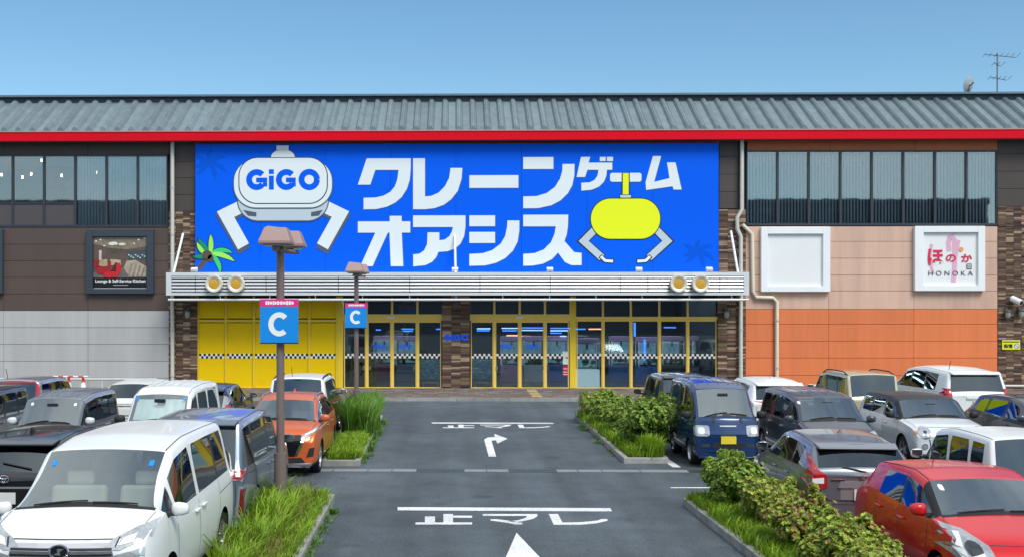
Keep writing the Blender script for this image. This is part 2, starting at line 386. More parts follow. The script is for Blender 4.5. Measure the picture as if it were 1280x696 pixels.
# ================================================================ MALL
mall = tag(empty('shopping_mall', (0, YW, 0)), 'long two-storey shopping mall with brown and orange panels under a red eave', 'building')
def mp(o):  # children are modelled in world space
    return o
class Off: pass
def bpart(name, m, x0, x1, y0, y1, z0, z1, parent=None, bevel=0):
    par = parent or mall
    return MB().box(x0, x1, y0 - YW, y1 - YW, z0, z1).build(name, m, par, bevel=bevel)
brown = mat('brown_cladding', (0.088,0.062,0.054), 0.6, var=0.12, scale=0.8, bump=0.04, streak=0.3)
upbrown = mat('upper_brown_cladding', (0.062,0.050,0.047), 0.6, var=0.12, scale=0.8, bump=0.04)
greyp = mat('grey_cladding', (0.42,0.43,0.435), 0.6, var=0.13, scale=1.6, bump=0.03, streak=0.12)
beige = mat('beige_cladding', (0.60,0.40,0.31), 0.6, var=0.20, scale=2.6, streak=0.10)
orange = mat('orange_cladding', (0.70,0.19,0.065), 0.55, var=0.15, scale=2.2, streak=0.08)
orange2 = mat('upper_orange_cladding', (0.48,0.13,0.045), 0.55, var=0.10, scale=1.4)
backing = mat('dark_joint', (0.02,0.018,0.018), 0.9)
winframe = mat('grey_window_frame', (0.045,0.055,0.072), 0.4, 0.3)
yellow = mat('yellow_panel', (0.82,0.56,0.0), 0.55, spec=0.2, var=0.06, scale=0.7)
yframe = mat('yellow_frame', (0.78,0.56,0.03), 0.4, var=0.04)
yframe2 = mat('pale_yellow_frame', (0.85,0.60,0.12), 0.4, var=0.05)
def prect(u0, v0, u1, v1, Y):
    uc = (u0+u1)/2
    return WX(u0,Y), WX(u1,Y), WZ(v1,uc,Y), WZ(v0,uc,Y)
def panel(u0, v0, u1, v1, m, name='wall_panel', front=YW, t=0.06, gap=0.008, parent=None):
    x0, x1, z0, z1 = prect(u0, v0, u1, v1, front)
    return bpart(name, m, x0+gap, x1-gap, front, front+t, max(z0,0)+gap, z1-gap, parent, bevel=0)
def grid(us_, vs_, m, **k):
    for a, b in zip(us_[:-1], us_[1:]):
        for c, d in zip(vs_[:-1], vs_[1:]): panel(a, c, b, d, m, **k)
ZE = WZ(175, 570, YW)        # underside of eave
XL, XR = WX(-260, YW), WX(1520, YW)
# structural backing behind the panels
def back(u0, v0, u1, v1, d0=0.06, d1=0.4):
    x0, x1, z0, z1 = prect(u0, v0, u1, v1, YW)
    bpart('backing_wall', backing, x0, x1, YW+d0, YW+d1, max(z0,0), min(z1, ZE+0.3))
back(-260,160,1520,193.5); back(-260,284,1520,374); back(-260,374,246,490); back(896,374,1520,490)
back(209,193.5,933,284); back(1247,188,1520,284); 
# left: upper brown, lower brown, grey
lu = [-250,-102,4.7,110,212]
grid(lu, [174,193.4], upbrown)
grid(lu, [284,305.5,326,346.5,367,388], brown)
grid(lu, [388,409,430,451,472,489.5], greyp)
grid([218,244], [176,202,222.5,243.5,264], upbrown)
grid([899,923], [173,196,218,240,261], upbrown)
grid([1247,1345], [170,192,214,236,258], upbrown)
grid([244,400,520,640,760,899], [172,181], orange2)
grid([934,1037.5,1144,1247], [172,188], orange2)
grid([932,1036,1142.4,1247], [283,302,322.8,343.8,363.4,385.9], beige)
grid([932,1036,1142.4,1247], [385.9,404.8,426,447,468.6,489.5], orange)
grid([1345,1430,1515], [170,192,214,236,258,283,302,322,343,363,386,405,426,447,468,489], brown)
panel(212,176,218,264, upbrown, t=0.05); 
# upper windows
def blinds(win, x0, x1, z0, z1, m):
    b = MB(); x = x0+0.03
    while x < x1-0.08:
        c = Vector((x+0.045, 0.19 + 0.0, (z0+z1)/2)); b.obox(c, 0.105, 0.006, z1-z0-0.06, Matrix.Rotation(R(32+random.uniform(-5,5)),3,'Z')); x += 0.135
    o = b.build('vertical_blind', m, win); tag(o, kind='stuff')
blindm = mat('blind_fabric', (0.74,0.77,0.80), 0.8, var=0.08)
spand = mat('spandrel', (0.075,0.068,0.072), 0.4)
def window(u0, u1, v0, v1, spandrel=None, blind=True, parent=None):
    x0, x1, z0, z1 = prect(u0, v0, u1, v1, YW); fw = 0.045
    fr = MB()
    fr.box(x0, x0+fw, -0.03, 0.09, z0, z1).box(x1-fw, x1, -0.03, 0.09, z0, z1)
    fr.box(x0+fw, x1-fw, -0.028, 0.088, z1-0.07, z1).box(x0+fw, x1-fw, -0.028, 0.088, z0, z0+0.09)
    if spandrel:
        zs = WZ(spandrel,(u0+u1)/2,YW); fr.box(x0+fw, x1-fw, -0.02, 0.088, zs-0.03, zs+0.03)
    wdw = fr.build('window', winframe, mall)
    zb = z0
    if spandrel: MB().box(x0+fw, x1-fw, 0.02, 0.06, z0+0.09, zs-0.03).build('spandrel_panel', spand, wdw); zb = zs
    MB().box(x0+fw, x1-fw, 0.03, 0.045, zb+0.03, z1-0.07).build('pane', MAT['upper_glass'], wdw)
    if blind: blinds(wdw, x0+fw, x1-fw, zb+0.05, z1-0.07, blindm)
lm = [-140,-101.5,-62.5,-23.5,15.8,55,94,133,172,209.5]
for i in range(len(lm)-1):
    sp = 254 if lm[i] < 90 else None
    window(lm[i], lm[i+1], 193.6, 284, sp, blind=sp is None)
rm = [933,972,1011,1050.5,1089.7,1129,1168.7,1208,1246.5]
for i in range(8): window(rm[i], rm[i+1], 188, 282, None, blind=True)
# rooms behind the upper windows
roomm = mat('room_wall', (0.22,0.23,0.24), 0.9); ceilm = mat('room_ceiling', (0.35,0.36,0.37), 0.9); warm = mat('warm_lamp', (1,0.8,0.5), 0.5, emit=(1.0,0.75,0.4), es=5)
def room(u0, u1, v0, v1, dpt=5, m=roomm, name='room_shell'):
    x0, x1, z0, z1 = prect(u0, v0, u1, v1, YW)
    y0, y1 = 0.42, dpt
    b = MB(); b.box(x0, x1, y1, y1+0.1, z0, z1).box(x0-0.1, x0, y0, y1, z0, z1).box(x1, x1+0.1, y0, y1, z0, z1)
    b.box(x0, x1, y0, y1, z0-0.1, z0, 0).box(x0, x1, y0, y1, z1, z1+0.1, 1)
    b.build(name, [m, ceilm], mall)
    return x0, x1, z0, z1
x0, x1, z0, z1 = room(-200, 209, 190, 284)
plantm = mat('indoor_leaf', (0.04,0.09,0.03), 0.6)
for (u, v) in ((2,217),(39,216),(28,220),(77,218),(52,199),(120,214)):
    X = WX(u, YW+1.2); Z = WZ(v, u, YW+1.2)
    MB().tube([(X,1.2,Z-0.12),(X,1.2,Z+0.0)], 0.035, 8).build('pendant_lamp', warm, mall)
b = MB()
px_, pz_ = WX(74, YW+0.7), WZ(254, 74, YW+0.7)
for k in range(26):
    a = random.uniform(0, 2*PI); l = random.uniform(0.4,0.8); h = random.uniform(0.5,1.3)
    p0 = Vector((px_,0.7,pz_)); p2 = p0+Vector((math.cos(a)*l*0.8, math.sin(a)*0.3, h)); p1 = (p0+p2)/2+Vector((0,0,0.3))
    b.tube([p0,p1,p2], 0.02, 3, r2=0.004)
b.build('potted_palm', plantm, mall)
room(933, 1247, 186, 282)
# roof: red fascia, soffit, corrugated sheets, ridge cap
YF = YW - 0.65
redm = mat('red_fascia', (0.66,0.002,0.016), 0.6, spec=0.12, var=0.05, scale=0.5)
zf0, zf1 = WZ(175.2,570,YF), WZ(164.2,570,YF)
x = XL
while x < XR:
    bpart('fascia', redm, x+0.002, min(x+3.6, XR)-0.002, YF, YF+0.08, zf0, zf1); x += 3.6
bpart('eave_trim', mat('pink_trim', (0.55,0.24,0.22), 0.5), XL, XR, YF-0.03, YF+0.1, zf1+0.002, zf1+0.045)
bpart('soffit', mat('soffit', (0.20,0.08,0.05), 0.7), XL, XR, YF+0.082, YW+0.3, zf0+0.02, zf0+0.08)
ym = YF + 2.75
zt = WZ(127.5,570,ym)
roofm = mat('roof_steel', (0.15,0.20,0.225), 0.5, 0.0, spec=0.4, var=0.28, scale=2.2, bump=0.03)
dz = zt - zf1 - 0.04; Ls = math.hypot(2.75, dz)
pit = 0.60; sheet = None
nb = int((XR-XL)/pit)
prof = [(0,0.0),(0.29,0.0),(0.36,0.15),(0.405,0.15),(0.41,0.18),(0.425,0.18),(0.43,0.15),(0.495,0.15),(0.592,0.0)]
pv = [(a, 0.0, b) for a, b in prof] + [(a, 2.75, b + dz) for a, b in prof]
n_ = len(prof)
pf = [(i, i+1, i+1+n_, i+n_) for i in range(n_-1)]
pv += [(a, 0.0, b-0.012) for a, b in prof] + [(a, 2.75, b + dz-0.012) for a, b in prof]
pf += [(i+2*n_, i+3*n_, i+1+3*n_, i+1+2*n_) for i in range(n_-1)] + [(i, i+2*n_, i+1+2*n_, i+1) for i in range(n_-1)] + [(i+n_, i+1+n_, i+1+3*n_, i+3*n_) for i in range(n_-1)]
for i in range(nb):
    xx = XL + i*pit
    if sheet is None:
        pf.append(tuple(range(1, n_)))
        sheet = MB().add(pv, pf).build('roof_sheet', roofm, mall, loc=(xx, YF-YW, zf1+0.045))
    else:
        c = sheet.copy(); C.objects.link(c); c.location.x = xx
ridge = mat('ridge_cap', (0.14,0.20,0.25), 0.4, 0.4, var=0.1)
bpart('ridge_cap', ridge, XL, XR, ym-0.22, ym+0.5, zt+0.235, zt+0.32)
bpart('ridge_board', mat('dark_ridge', (0.03,0.05,0.08), 0.5), XL, XR, ym+0.0, ym+0.06, zt-0.25, zt+0.234)
bpart('roof_deck', mat('roof_deck', (0.2,0.21,0.22), 0.8), XL, XR, ym+0.1, YW+30, zt-0.1, zt+0.05)
bpart('rear_wall', greyp, XL, XR, YW+29.7, YW+30, 0, zt-0.1)
bpart('end_wall', greyp, XL-0.3, XL, YW, YW+30, 0, zt-0.1); bpart('end_wall', greyp, XR, XR+0.3, YW, YW+30, 0, zt-0.1)
for (a, b_) in ((238,272),(275,300),(303,337),(911,932)):
    Y = ym+0.7; X0, X1 = WX(a,Y), WX(b_,Y)
    bpart('roof_vent', ridge, X0, X1, Y, Y+0.6, zt, WZ(124 if a<900 else 118.3,(a+b_)/2,Y))
bpart('roof_vent', ridge, WX(716,ym+0.7), WX(724,ym+0.7), ym+0.7, ym+0.9, zt, WZ(119.5,720,ym+0.7))
# ---- stone-faced columns: split tiles as real geometry
stm = [mat('split_stone_%d' % i, c, 0.85, var=0.15, scale=6) for i, c in enumerate(((0.085,0.05,0.036),(0.125,0.078,0.055),(0.19,0.12,0.078),(0.36,0.26,0.175),(0.055,0.036,0.03)))]
def column(u0, v0, u1, v1, front, label=None):
    x0, x1, z0, z1 = prect(u0, v0, u1, v1, front); z0 = max(z0, 0.12)
    core = MB().box(x0+0.02, x1-0.02, front+0.03-YW, front+0.5-YW, z0, z1).build('column', stm[4], mall)
    m = MB(); z = z0; cw = 0.34
    nc = max(1, round((x1-x0)/cw)); cw = (x1-x0)/nc
    for c in range(nc):
        z = z0 + (0.0 if c % 2 else 0.05)
        base = random.choice((0,1))
        while z < z1-0.03:
            h = random.choice((0.07,0.07,0.07,0.10)); h = min(h, z1-z)
            r = random.random()
            mi = 3 if r < 0.17 else (2 if r < 0.40 else (1 if r < 0.66 else (0 if r < 0.9 else 4)))
            pr = random.uniform(0.0, 0.028)
            m.box(x0+c*cw+0.003, x0+(c+1)*cw-0.003, front-pr-YW, front+0.04-YW, z+0.003, z+h-0.003, mi); z += h
    tag(m.build('stone_tile', stm, core), kind='stuff')
column(211, 264, 246.5, 341, YW-0.02); column(211, 360, 246.5, 490, YW-0.025)
column(552.8, 366, 587, 490, YW-0.1)
column(898.5, 262, 932, 341, YW-0.02); column(897, 360, 932, 490, YW-0.025)
column(1247.5, 258, 1345, 490, YW-0.02)

# ---- storefront
checkm = [mat('check_white', (0.8,0.8,0.78), 0.5), mat('check_black', (0.01,0.01,0.012), 0.5)]
def checks(u0, u1, Y, parent, v0=441.6, v1=447.6):
    x0, x1, z0, z1 = prect(u0, v0, u1, v1, Y); m = MB()
    n = max(6, round((x1-x0)/0.1)); w_ = (x1-x0)/n; h = (z1-z0)/2
    for i in range(n):
        for j in range(2):
            m.box(x0+i*w_, x0+(i+1)*w_, Y-0.006-YW, Y-YW, z0+j*h, z0+(j+1)*h, (i+j) % 2)
    m.build('checker_strip', checkm, parent)
yu = [247,282,317,352,386.5,421]
for a, b_ in zip(yu[:-1], yu[1:]):
    p = panel(a, 402, b_, 486, yellow, name='yellow_panel', front=YW+0.10, gap=0.05)
    p2 = panel(a, 374, b_, 399, yellow, name='yellow_panel', front=YW+0.10, gap=0.05)
    checks(a+1.7, b_-1.5, YW+0.095, p)
for u in yu:
    x = WX(u, YW); bpart('yellow_mullion', yframe, x-0.05, x+0.05, YW+0.04, YW+0.16, 0.12, WZ(370,u,YW))
bpart('yellow_transom', yframe, WX(247,YW), WX(421,YW), YW+0.045, YW+0.155, WZ(402.5,330,YW), WZ(399,330,YW))
bpart('yellow_sill', yframe, WX(247,YW), WX(421,YW), YW+0.03, YW+0.156, 0.115, WZ(485.5,330,YW))
bpart('yellow_post', yframe, WX(421,YW)+0.05, WX(428.6,YW), YW+0.01, YW+0.2, 0.12, WZ(370,425,YW))
bpart('yellow_post', yframe, WX(712.5,YW), WX(720,YW), YW+0.01, YW+0.2, 0.12, WZ(370,716,YW))
zh0, zh1, zs_ = WZ(400.5,570,YW), WZ(392.4,570,YW), WZ(485.5,570,YW)
def shopfront(us_, h0, h1, m, thin=0.05):
    za, zb = WZ(h0,(us_[0]+us_[-1])/2,YW), WZ(h1,(us_[0]+us_[-1])/2,YW)
    X0, X1 = WX(us_[0],YW), WX(us_[-1],YW)
    bpart('header_beam', m, X0, X1, YW+0.02, YW+0.15, zb, za)
    bpart('sill_beam', m, X0, X1, YW+0.02, YW+0.15, 0.118, zs_)
    for i, (a, b_) in enumerate(zip(us_[:-1], us_[1:])):
        xa, xb = WX(a,YW)+thin/2, WX(b_,YW)-thin/2
        fr = MB()
        for (q0, q1) in ((xa, xa+0.035), (xb-0.035, xb)): fr.box(q0, q1, 0.05, 0.12, zs_+0.001, zb-0.001)
        fr.box(xa+0.035, xb-0.035, 0.052, 0.118, zb-0.08, zb-0.002).box(xa+0.035, xb-0.035, 0.052, 0.118, zs_+0.002, zs_+0.06)
        pn = fr.build('glazed_bay', m, mall)
        MB().box(xa+0.035, xb-0.035, 0.08, 0.092, zs_+0.06, zb-0.08).build('pane', MAT['shop_glass'], pn)
        k = thin/2*29.4 + 1
        cm = MB(); cx0, cx1 = xa+0.035, xb-0.035; n = round((cx1-cx0)/0.1); w_ = (cx1-cx0)/n
        zc0 = WZ(447.6,570,YW); hh = 0.098
        for q in range(n):
            for j in range(2): cm.box(cx0+q*w_, cx0+(q+1)*w_, 0.072, 0.079, zc0+j*hh, zc0+(j+1)*hh, (q+j+i) % 2)
        cm.build('checker_strip', checkm, pn)
        # transom light above
        MB().box(xa, xb, 0.08, 0.092, za, WZ(372,570,YW)).build('transom_pane', MAT['shop_glass'], mall)
    for u in us_[1:-1]:
        x = WX(u,YW); bpart('mullion', m, x-thin/2, x+thin/2, YW+0.015, YW+0.152, zs_, WZ(372,570,YW))
shopfront([428.6,458.3,490,521.7,552.6], 392.4, 400.5, yframe2, 0.09)
shopfront([587.4,618,649.7,681.4,712.5], 392.4, 400.5, yframe2, 0.09)
shopfront([720,754,789,824.6,860,897], 395.5, 399, yframe2, 0.07)
for u in (490, 649.7):
    X = WX(u-1 if u<500 else u,YW); Z = (zh0+zh1)/2
    MB().box(X-0.16, X+0.16, -0.03, 0.02, Z-0.04, Z+0.04).build('door_sensor', white_paint, mall)
for u in (454.5,462.5,517.5,621,678,685):
    X = WX(u,YW); Z = WZ(459.5,u,YW)
    MB().box(X-0.04, X+0.04, 0.02, 0.05, Z-0.09, Z+0.09).build('door_pull', chrome, mall)
# interior of the game hall
dark = mat('hall_dark', (0.035,0.04,0.055), 0.8); flo = mat('hall_floor', (0.12,0.12,0.13), 0.3)
b = MB(); X0, X1, zt_ = WX(425,YW), WX(900,YW), WZ(372,570,YW)
b.box(X0, X1, 9, 9.1, 0, zt_).box(X0-0.1, X0, 0.4, 9, 0, zt_).box(X1, X1+0.1, 0.4, 9, 0, zt_).box(X0, X1, 0.2, 9, 0.05, 0.11, 1).box(X0, X1, 0.16, 9, zt_, zt_+0.1)
b.build('game_hall', [dark, flo], mall)
blueem = mat('blue_tube', (0.1,0.3,1), 0.4, emit=(0.05,0.2,1.0), es=1.4); cyem = mat('white_tube', (0.6,0.8,1), 0.4, emit=(0.25,0.5,1.0), es=1.4)
redem = mat('red_sign_light', (1,0.3,0.2), 0.4, emit=(1.0,0.35,0.2), es=1.8)
lit = mat('hall_added_fill', (1,1,1), 0.5, emit=(0.85,0.92,1.0), es=8)  # glowing ceiling panels added to brighten the dark hall and the front machine
for i in range(9):
    for j in range(3):
        xx = X0+1.0+i*(X1-X0-2)/8; MB().box(xx-0.5,xx+0.5,0.9+j*2.6,1.15+j*2.6,zt_-0.06,zt_-0.003).build('ceiling_light', lit, mall)
def tube_at(u0, u1, v, dpt, m, h=0.05, nm='light_tube'):
    Y = YW+dpt; Z = WZ(v,(u0+u1)/2,Y)
    MB().box(WX(u0,Y), WX(u1,Y), dpt, dpt+0.05, Z-h/2, Z+h/2).build(nm, m, mall)
for a in ((502,517,411,2,blueem),(504,516,413.5,3,blueem),(470,476,412,3,blueem),(596,613,410.5,2.2,cyem),(596,612,413,3,blueem),(627,648,410,3,cyem),(628,646,413,3.5,blueem),
          (652,681,409.5,2.6,blueem),(652,680,412.5,2.8,cyem),(688,712,410,2.6,blueem),(688,711,413,3,cyem),(688,702,416,3.2,blueem),
          (720,732,411,2,blueem),(736,752,411,2.2,redem),(652,664,420,5,redem),(633,650,419,5,redem),(830,845,409,4,blueem),(700,708,420,4,cyem),(545,551,411,3,blueem)):
    tube_at(*a)
for (u, va, vb) in ((793.5,403,420),(806,424,450)):
    Y = YW+2; X = WX(u,Y); MB().box(X-0.04, X+0.04, 2, 2.06, WZ(vb,u,Y), WZ(va,u,Y)).build('light_tube', blueem, mall)


# ---------------------------------------------------------------- the wing across the car park, seen mirrored in the upper windows
wing = tag(empty('parking_building', (0,-62,0)), 'plain brown parking building facing the shops across the car park', 'building')
wc = mat('wing_cladding', (0.07,0.065,0.065), 0.7, var=0.1); wd_ = mat('wing_opening', (0.015,0.017,0.02), 0.5)
MB().box(-75,75,-20,0,0,18.2).build('wall', wc, wing)
for k in range(5):
    for i in range(25): MB().box(-74+i*6,-69+i*6,0.003,0.05,1.2+k*3.5,2.9+k*3.5).build('window', wd_, wing)
MB().box(-75.3,75.3,-20,0.3,18.2,18.9).build('parapet', wc, wing)
# ================================================================ CANOPY
YC = YW - 1.5
alum = mat('canopy_aluminium', (0.52,0.55,0.58), 0.38, 0.35, var=0.08, scale=1.5)
alum2 = mat('canopy_white', (0.66,0.70,0.73), 0.4, 0.1, var=0.06, scale=1.5)
can = tag(empty('entrance_canopy', (0, YC, 0)), 'long silver louvred canopy over the shop entrances under the blue billboard', 'canopy')
cx0, cx1 = WX(207.5,YC), WX(936.5,YC)
cz1, cz0 = WZ(340.2,570,YC), WZ(368.8,570,YC)
def cpart(name, m, x0, x1, y0, y1, z0, z1, par=None): return MB().box(x0, x1, y0, y1, z0, z1).build(name, m, par or can)
hh = cz1 - cz0
cpart('top_rail', alum2, cx0, cx1, 0, 0.12, cz1-0.15, cz1)
cpart('bottom_rail', alum2, cx0, cx1, 0, 0.12, cz0, cz0+0.11)
cpart('end_cap', alum2, cx0, cx0+0.22, 0.001, 0.119, cz0+0.111, cz1-0.151)
cpart('end_cap', alum2, cx1-0.22, cx1, 0.001, 0.119, cz0+0.111, cz1-0.151)
cpart('canopy_back', mat('canopy_back',(0.16,0.18,0.20),0.6), cx0+0.22, cx1-0.22, 0.15, 0.17, cz0+0.02, cz1-0.02)
cpart('side_panel', alum2, cx0, cx0+0.06, 0.121, 1.45, cz0+0.02, cz1-0.01); cpart('side_panel', alum2, cx1-0.06, cx1, 0.121, 1.45, cz0+0.02, cz1-0.01)
cpart('canopy_roof', alum, cx0+0.07, cx1-0.07, 0.18, 1.46, cz1-0.12, cz1-0.06)
cpart('canopy_ceiling', mat('canopy_under',(0.06,0.05,0.045),0.7), cx0+0.07, cx1-0.07, 0.18, 1.46, cz0+0.03, cz0+0.06)
jx = [cx0+0.22]
for u in (244,332.5,423,512,600,688,776,810,900): jx.append(WX(u,YC))
jx.append(cx1-0.22)
nsl = 5; z_lo, z_hi = cz0+0.11, cz1-0.15
for a, b_ in zip(jx[:-1], jx[1:]):
    for k in range(nsl):
        z = z_lo + (k+0.5)*(z_hi-z_lo)/nsl
        m = MB(); m.obox(((a+b_)/2, 0.07, z), b_-a-0.02, 0.11, 0.075, Matrix.Rotation(R(-28),3,'X')); m.build('louvre', alum, can)
for x in jx[1:-1]: cpart('louvre_post', darkgrey, x-0.012, x+0.012, 0.02, 0.14, z_lo, z_hi)
zp = WZ(374.4,570,YC)
MB().tube([(cx0+0.08,0.04,zp),(cx1-0.02,0.04,zp)], 0.05, 10).build('hanging_rail', alum2, can, smooth=True)
x = cx0+1.1
for u in (275,337,394,453,512,570,628.5,687,745,803,862,915):
    X = WX(u,YC); MB().tube([(X,0.04,zp),(X,0.06,cz0+0.03)], 0.018, 6).build('rail_hanger', alum, can)
ringm = mat('lamp_ring', (0.72,0.70,0.60), 0.4, 0.2); amber = mat('amber_lens', (0.42,0.25,0.035), 0.3, var=0.25, scale=9, emit=(0.6,0.33,0.03), es=0.12)
for u, lb in ((267.8,'leftmost of the four round amber lamps on the canopy front'),(295.2,'second round amber lamp from the left on the canopy front'),(848,'third round amber lamp from the left on the canopy front'),(875.5,'rightmost of the four round amber lamps on the canopy front')):
    X, Z = WX(u,YC-0.1), WZ(354.5,570,YC-0.1)
    e = tag(empty('canopy_lamp', (X,YC-0.02,Z)), lb, 'lamp', 'round amber lamps on the canopy')
    MB().lathe([(0.22,-0.02),(0.22,-0.16),(0.27,-0.2),(0.34,-0.2),(0.36,-0.14),(0.36,0.0)], (0,0,0), 'y', 28).build('lamp_rim', ringm, e, smooth=True)
    MB().lathe([(0.0,-0.175),(0.12,-0.172),(0.275,-0.15)], (0,0,0), 'y', 28).build('lens', amber, e, smooth=True)
# stays tying the canopy to the wall, small floodlights on its top
for (ua, va, ub, vb, lb) in ((217,341,228.5,292,'white tie rod rising from the left end of the canopy'),(569.5,341,568.5,294,'white tie rod in front of the billboard lettering'),(922.5,341,914,289,'white tie rod rising from the right end of the canopy')):
    m = MB().tube([(WX(ua,YC+0.2), YC+0.2, WZ(va,ua,YC+0.2)), (WX(ub,YW-0.3), YW-0.25, WZ(vb,ub,YW-0.3))], 0.05, 8)
    tag(m.build('tie_rod', white_paint, smooth=True), lb, 'tie rod')
for u in (242.5,568.7,687.5,799,887):
    X, Z = WX(u,YC+0.25), WZ(340.2,570,YC+0.25)
    lab = {242.5:'small white floodlight at the lower left corner of the billboard',568.7:'small white floodlight at the foot of the middle tie rod',687.5:'small white floodlight below the last white letter of the billboard',799:'small white floodlight below the yellow claw',887:'small white floodlight at the lower right corner of the billboard'}[u]
    e = tag(empty('floodlight', (X, YC+0.25, cz1-0.04)), lab, 'floodlight', 'floodlights along the canopy top')
    MB().obox((0,0.05,0.16), 0.26, 0.2, 0.13, Matrix.Rotation(R(25),3,'X')).build('lamp_housing', white_paint, e, bevel=0.01)
    MB().box(-0.05,0.05,-0.02,0.06,-0.05,0.1).build('bracket', darkgrey, e)

# ================================================================ BILLBOARD
YB = YW - 0.22
bbx0, bbx1, bbz0, bbz1 = WX(244,YB), WX(898.5,YB), WZ(341.5,570,YB), WZ(180,570,YB)
bill = tag(empty('billboard', (0, YB, 0)), 'huge blue billboard with white katakana and crane game claws', 'billboard')
bblue = mat('billboard_blue', (0.000,0.115,0.86), 0.6, spec=0.1, var=0.02, scale=0.3)
bw = mat('print_white', (0.74,0.82,0.86), 0.45); bk = mat('print_black', (0.012,0.02,0.035), 0.45)
bnavy = mat('print_dark_blue', (0.00,0.095,0.66), 0.6, spec=0.1)
bsh = mat('print_letter_edge', (0.02,0.10,0.45), 0.45)
by = mat('print_yellow', (0.80,0.90,0.0), 0.45); bg1 = mat('print_grey', (0.50,0.60,0.66), 0.45); bg2 = mat('print_slate', (0.075,0.10,0.15), 0.45)
bgrn = [mat('print_green_%d' % i, c, 0.45) for i, c in enumerate(((0.03,0.58,0.20),(0.34,0.80,0.10),(0.0,0.26,0.15)))]
bbr = mat('print_brown', (0.10,0.07,0.055), 0.45)
# board panels: joins every few metres
npn = 8
for i in range(npn):
    a = bbx0 + (bbx1-bbx0)*i/npn; b_ = bbx0 + (bbx1-bbx0)*(i+1)/npn
    MB().box(a+0.004, b_-0.004, 0, 0.14, bbz0, bbz1).build('board_panel', bblue, bill)
LAY = [0]
def art(name, polys, m, lay, pix=True):
    mb_ = MB(); t = 0.004*lay
    for p in polys:
        q = [(WX(a,YB), WZ(b,570,YB)) for a, b in p] if pix else p
        mb_.prism(q, -t-0.003, -0.0005 if lay < 2 else -t)
    return mb_.build(name, m, bill)
def outl(p, dlt):
    c = (sum(a for a,b in p)/len(p), sum(b for a,b in p)/len(p)); return p
def q2(p): return [(440+a/4.35, 185+b/4.35) for a, b in p]
def q3(p): return [(620+a/4.35, 185+b/4.35) for a, b in p]
def q4(p): return [(700+a/4.35, 185+b/4.35) for a, b in p]
def q1(p): return [(240+a/4.095, 175+b/4.095) for a, b in p]
L_ = {
 'ku': [q2([(80,57),(320,57),(319,120),(314,175),(298,225),(270,268),(235,298),(190,320),(130,333),(63,334),(63,272),(130,270),(172,260),(208,240),(233,210),(247,170),(253,120),(127,120),(100,200),(32,200)])],
 're': [q2([(332,57),(397,57),(397,265),(430,262),(470,245),(505,210),(528,165),(536,110),(600,110),(596,170),(575,235),(540,280),(500,310),(450,328),(400,334),(332,334)])],
 'long': [[(586.7,219.5),(648,219.5),(648,235.3),(586.7,235.3)]],
 'n': [q3(rc(148,52,312,117)), q3([(362,90),(427,90),(426,150),(415,205),(390,250),(350,288),(300,314),(230,329),(148,330),(148,266),(220,264),(275,248),(320,215),(348,170),(360,130)])],
 'ge': [q3([(462,52),(512,52),(503,83),(632,83),(632,122),(603,122),(600,155),(586,188),(560,213),(520,230),(464,235),(464,192),(510,190),(537,176),(552,153),(557,122),(497,122),(484,161),(438,161)]), q3(rc(564,52,596,75)), q3(rc(603,52,636,75))],
 'bar': [q4(rrect(272,139,443,187,12,4))],
 'mu': [q4([(505,48),(550,48),(512,188),(595,168),(582,83),(628,83),(661,230),(618,230),(611,212),(468,232),(465,190)])],
 'o': [q2([(205,370),(270,370),(270,400),(317,400),(317,461),(271,461),(279,643),(211,643),(204,461),(195,461),(112,643),(45,643),(127,461),(32,461),(32,400),(205,400)])],
 'a': [q2([(332,368),(617,368),(617,430),(610,480),(590,522),(560,548),(520,562),(470,566),(458,595),(435,620),(400,637),(333,644),(333,579),(365,576),(392,558),(408,525),(411,460),(475,460),(475,503),(505,499),(530,480),(543,455),(549,431),(332,431)])],
 'shi': [q2(rc(638,368,778,427)), q2(rc(638,458,778,518)), q3([(62,396),(127,396),(127,450),(118,510),(92,560),(50,600),(0,625),(-60,639),(-145,641),(-145,577),(-70,573),(-20,556),(25,522),(50,480),(60,430)])],
 'su': [q3([(148,365),(393,365),(391,430),(384,475),(372,508),(425,568),(465,572),(465,638),(410,638),(375,622),(337,570),(305,605),(255,630),(200,640),(148,641),(148,577),(210,573),(260,553),(298,515),(318,470),(325,428),(148,428)])],
}
for k, ps in L_.items():
    o = art('letter', ps, bw, 2)
    sh = []
    for p in ps:
        sh.append([(a+0.9, b+0.9) for a, b in p])
    art('letter_edge', sh, bsh, 1)
def art_stroke(name, pts, wd, m, lay, closed=False, width_px=True):
    w_ = [(WX(a,YB), WZ(b,570,YB)) for a, b in pts]
    l, r = stroke(w_, wd*0.0341, closed); mb_ = MB(); n = len(w_); t = 0.004*lay
    rng = range(n if closed else n-1)
    for i in rng:
        j = (i+1) % n; mb_.prism([l[i], l[j], r[j], r[i]], -t-0.003, -t)
    return mb_.build(name, m, bill)
# yellow claw
art_stroke('claw_arm_outline', q4([(190,445),(125,508),(232,602)]), 11.2, bk, 1); art_stroke('claw_arm', q4([(192,443),(128,508),(228,598)]), 8.6, bg1, 2)
art_stroke('claw_arm_outline', q4([(522,445),(587,508),(480,602)]), 11.2, bk, 1); art_stroke('claw_arm', q4([(520,443),(584,508),(484,598)]), 8.6, bg1, 2)
art_stroke('claw_tip_outline', q4([(218,588),(245,614),(293,617)]), 5.6, bk, 3); art_stroke('claw_tip', q4([(222,591),(246,614),(288,617)]), 3.4, bw, 4)
art_stroke('claw_tip_outline', q4([(494,588),(467,614),(415,617)]), 5.6, bk, 3); art_stroke('claw_tip', q4([(490,591),(466,614),(420,617)]), 3.4, bw, 4)
art('claw_outline', [q4(rrect(163,274,549,501,112,12)), q4(rc(335,138,379,262)), q4(rrect(322,255,391,280,6,3))], bk, 3)
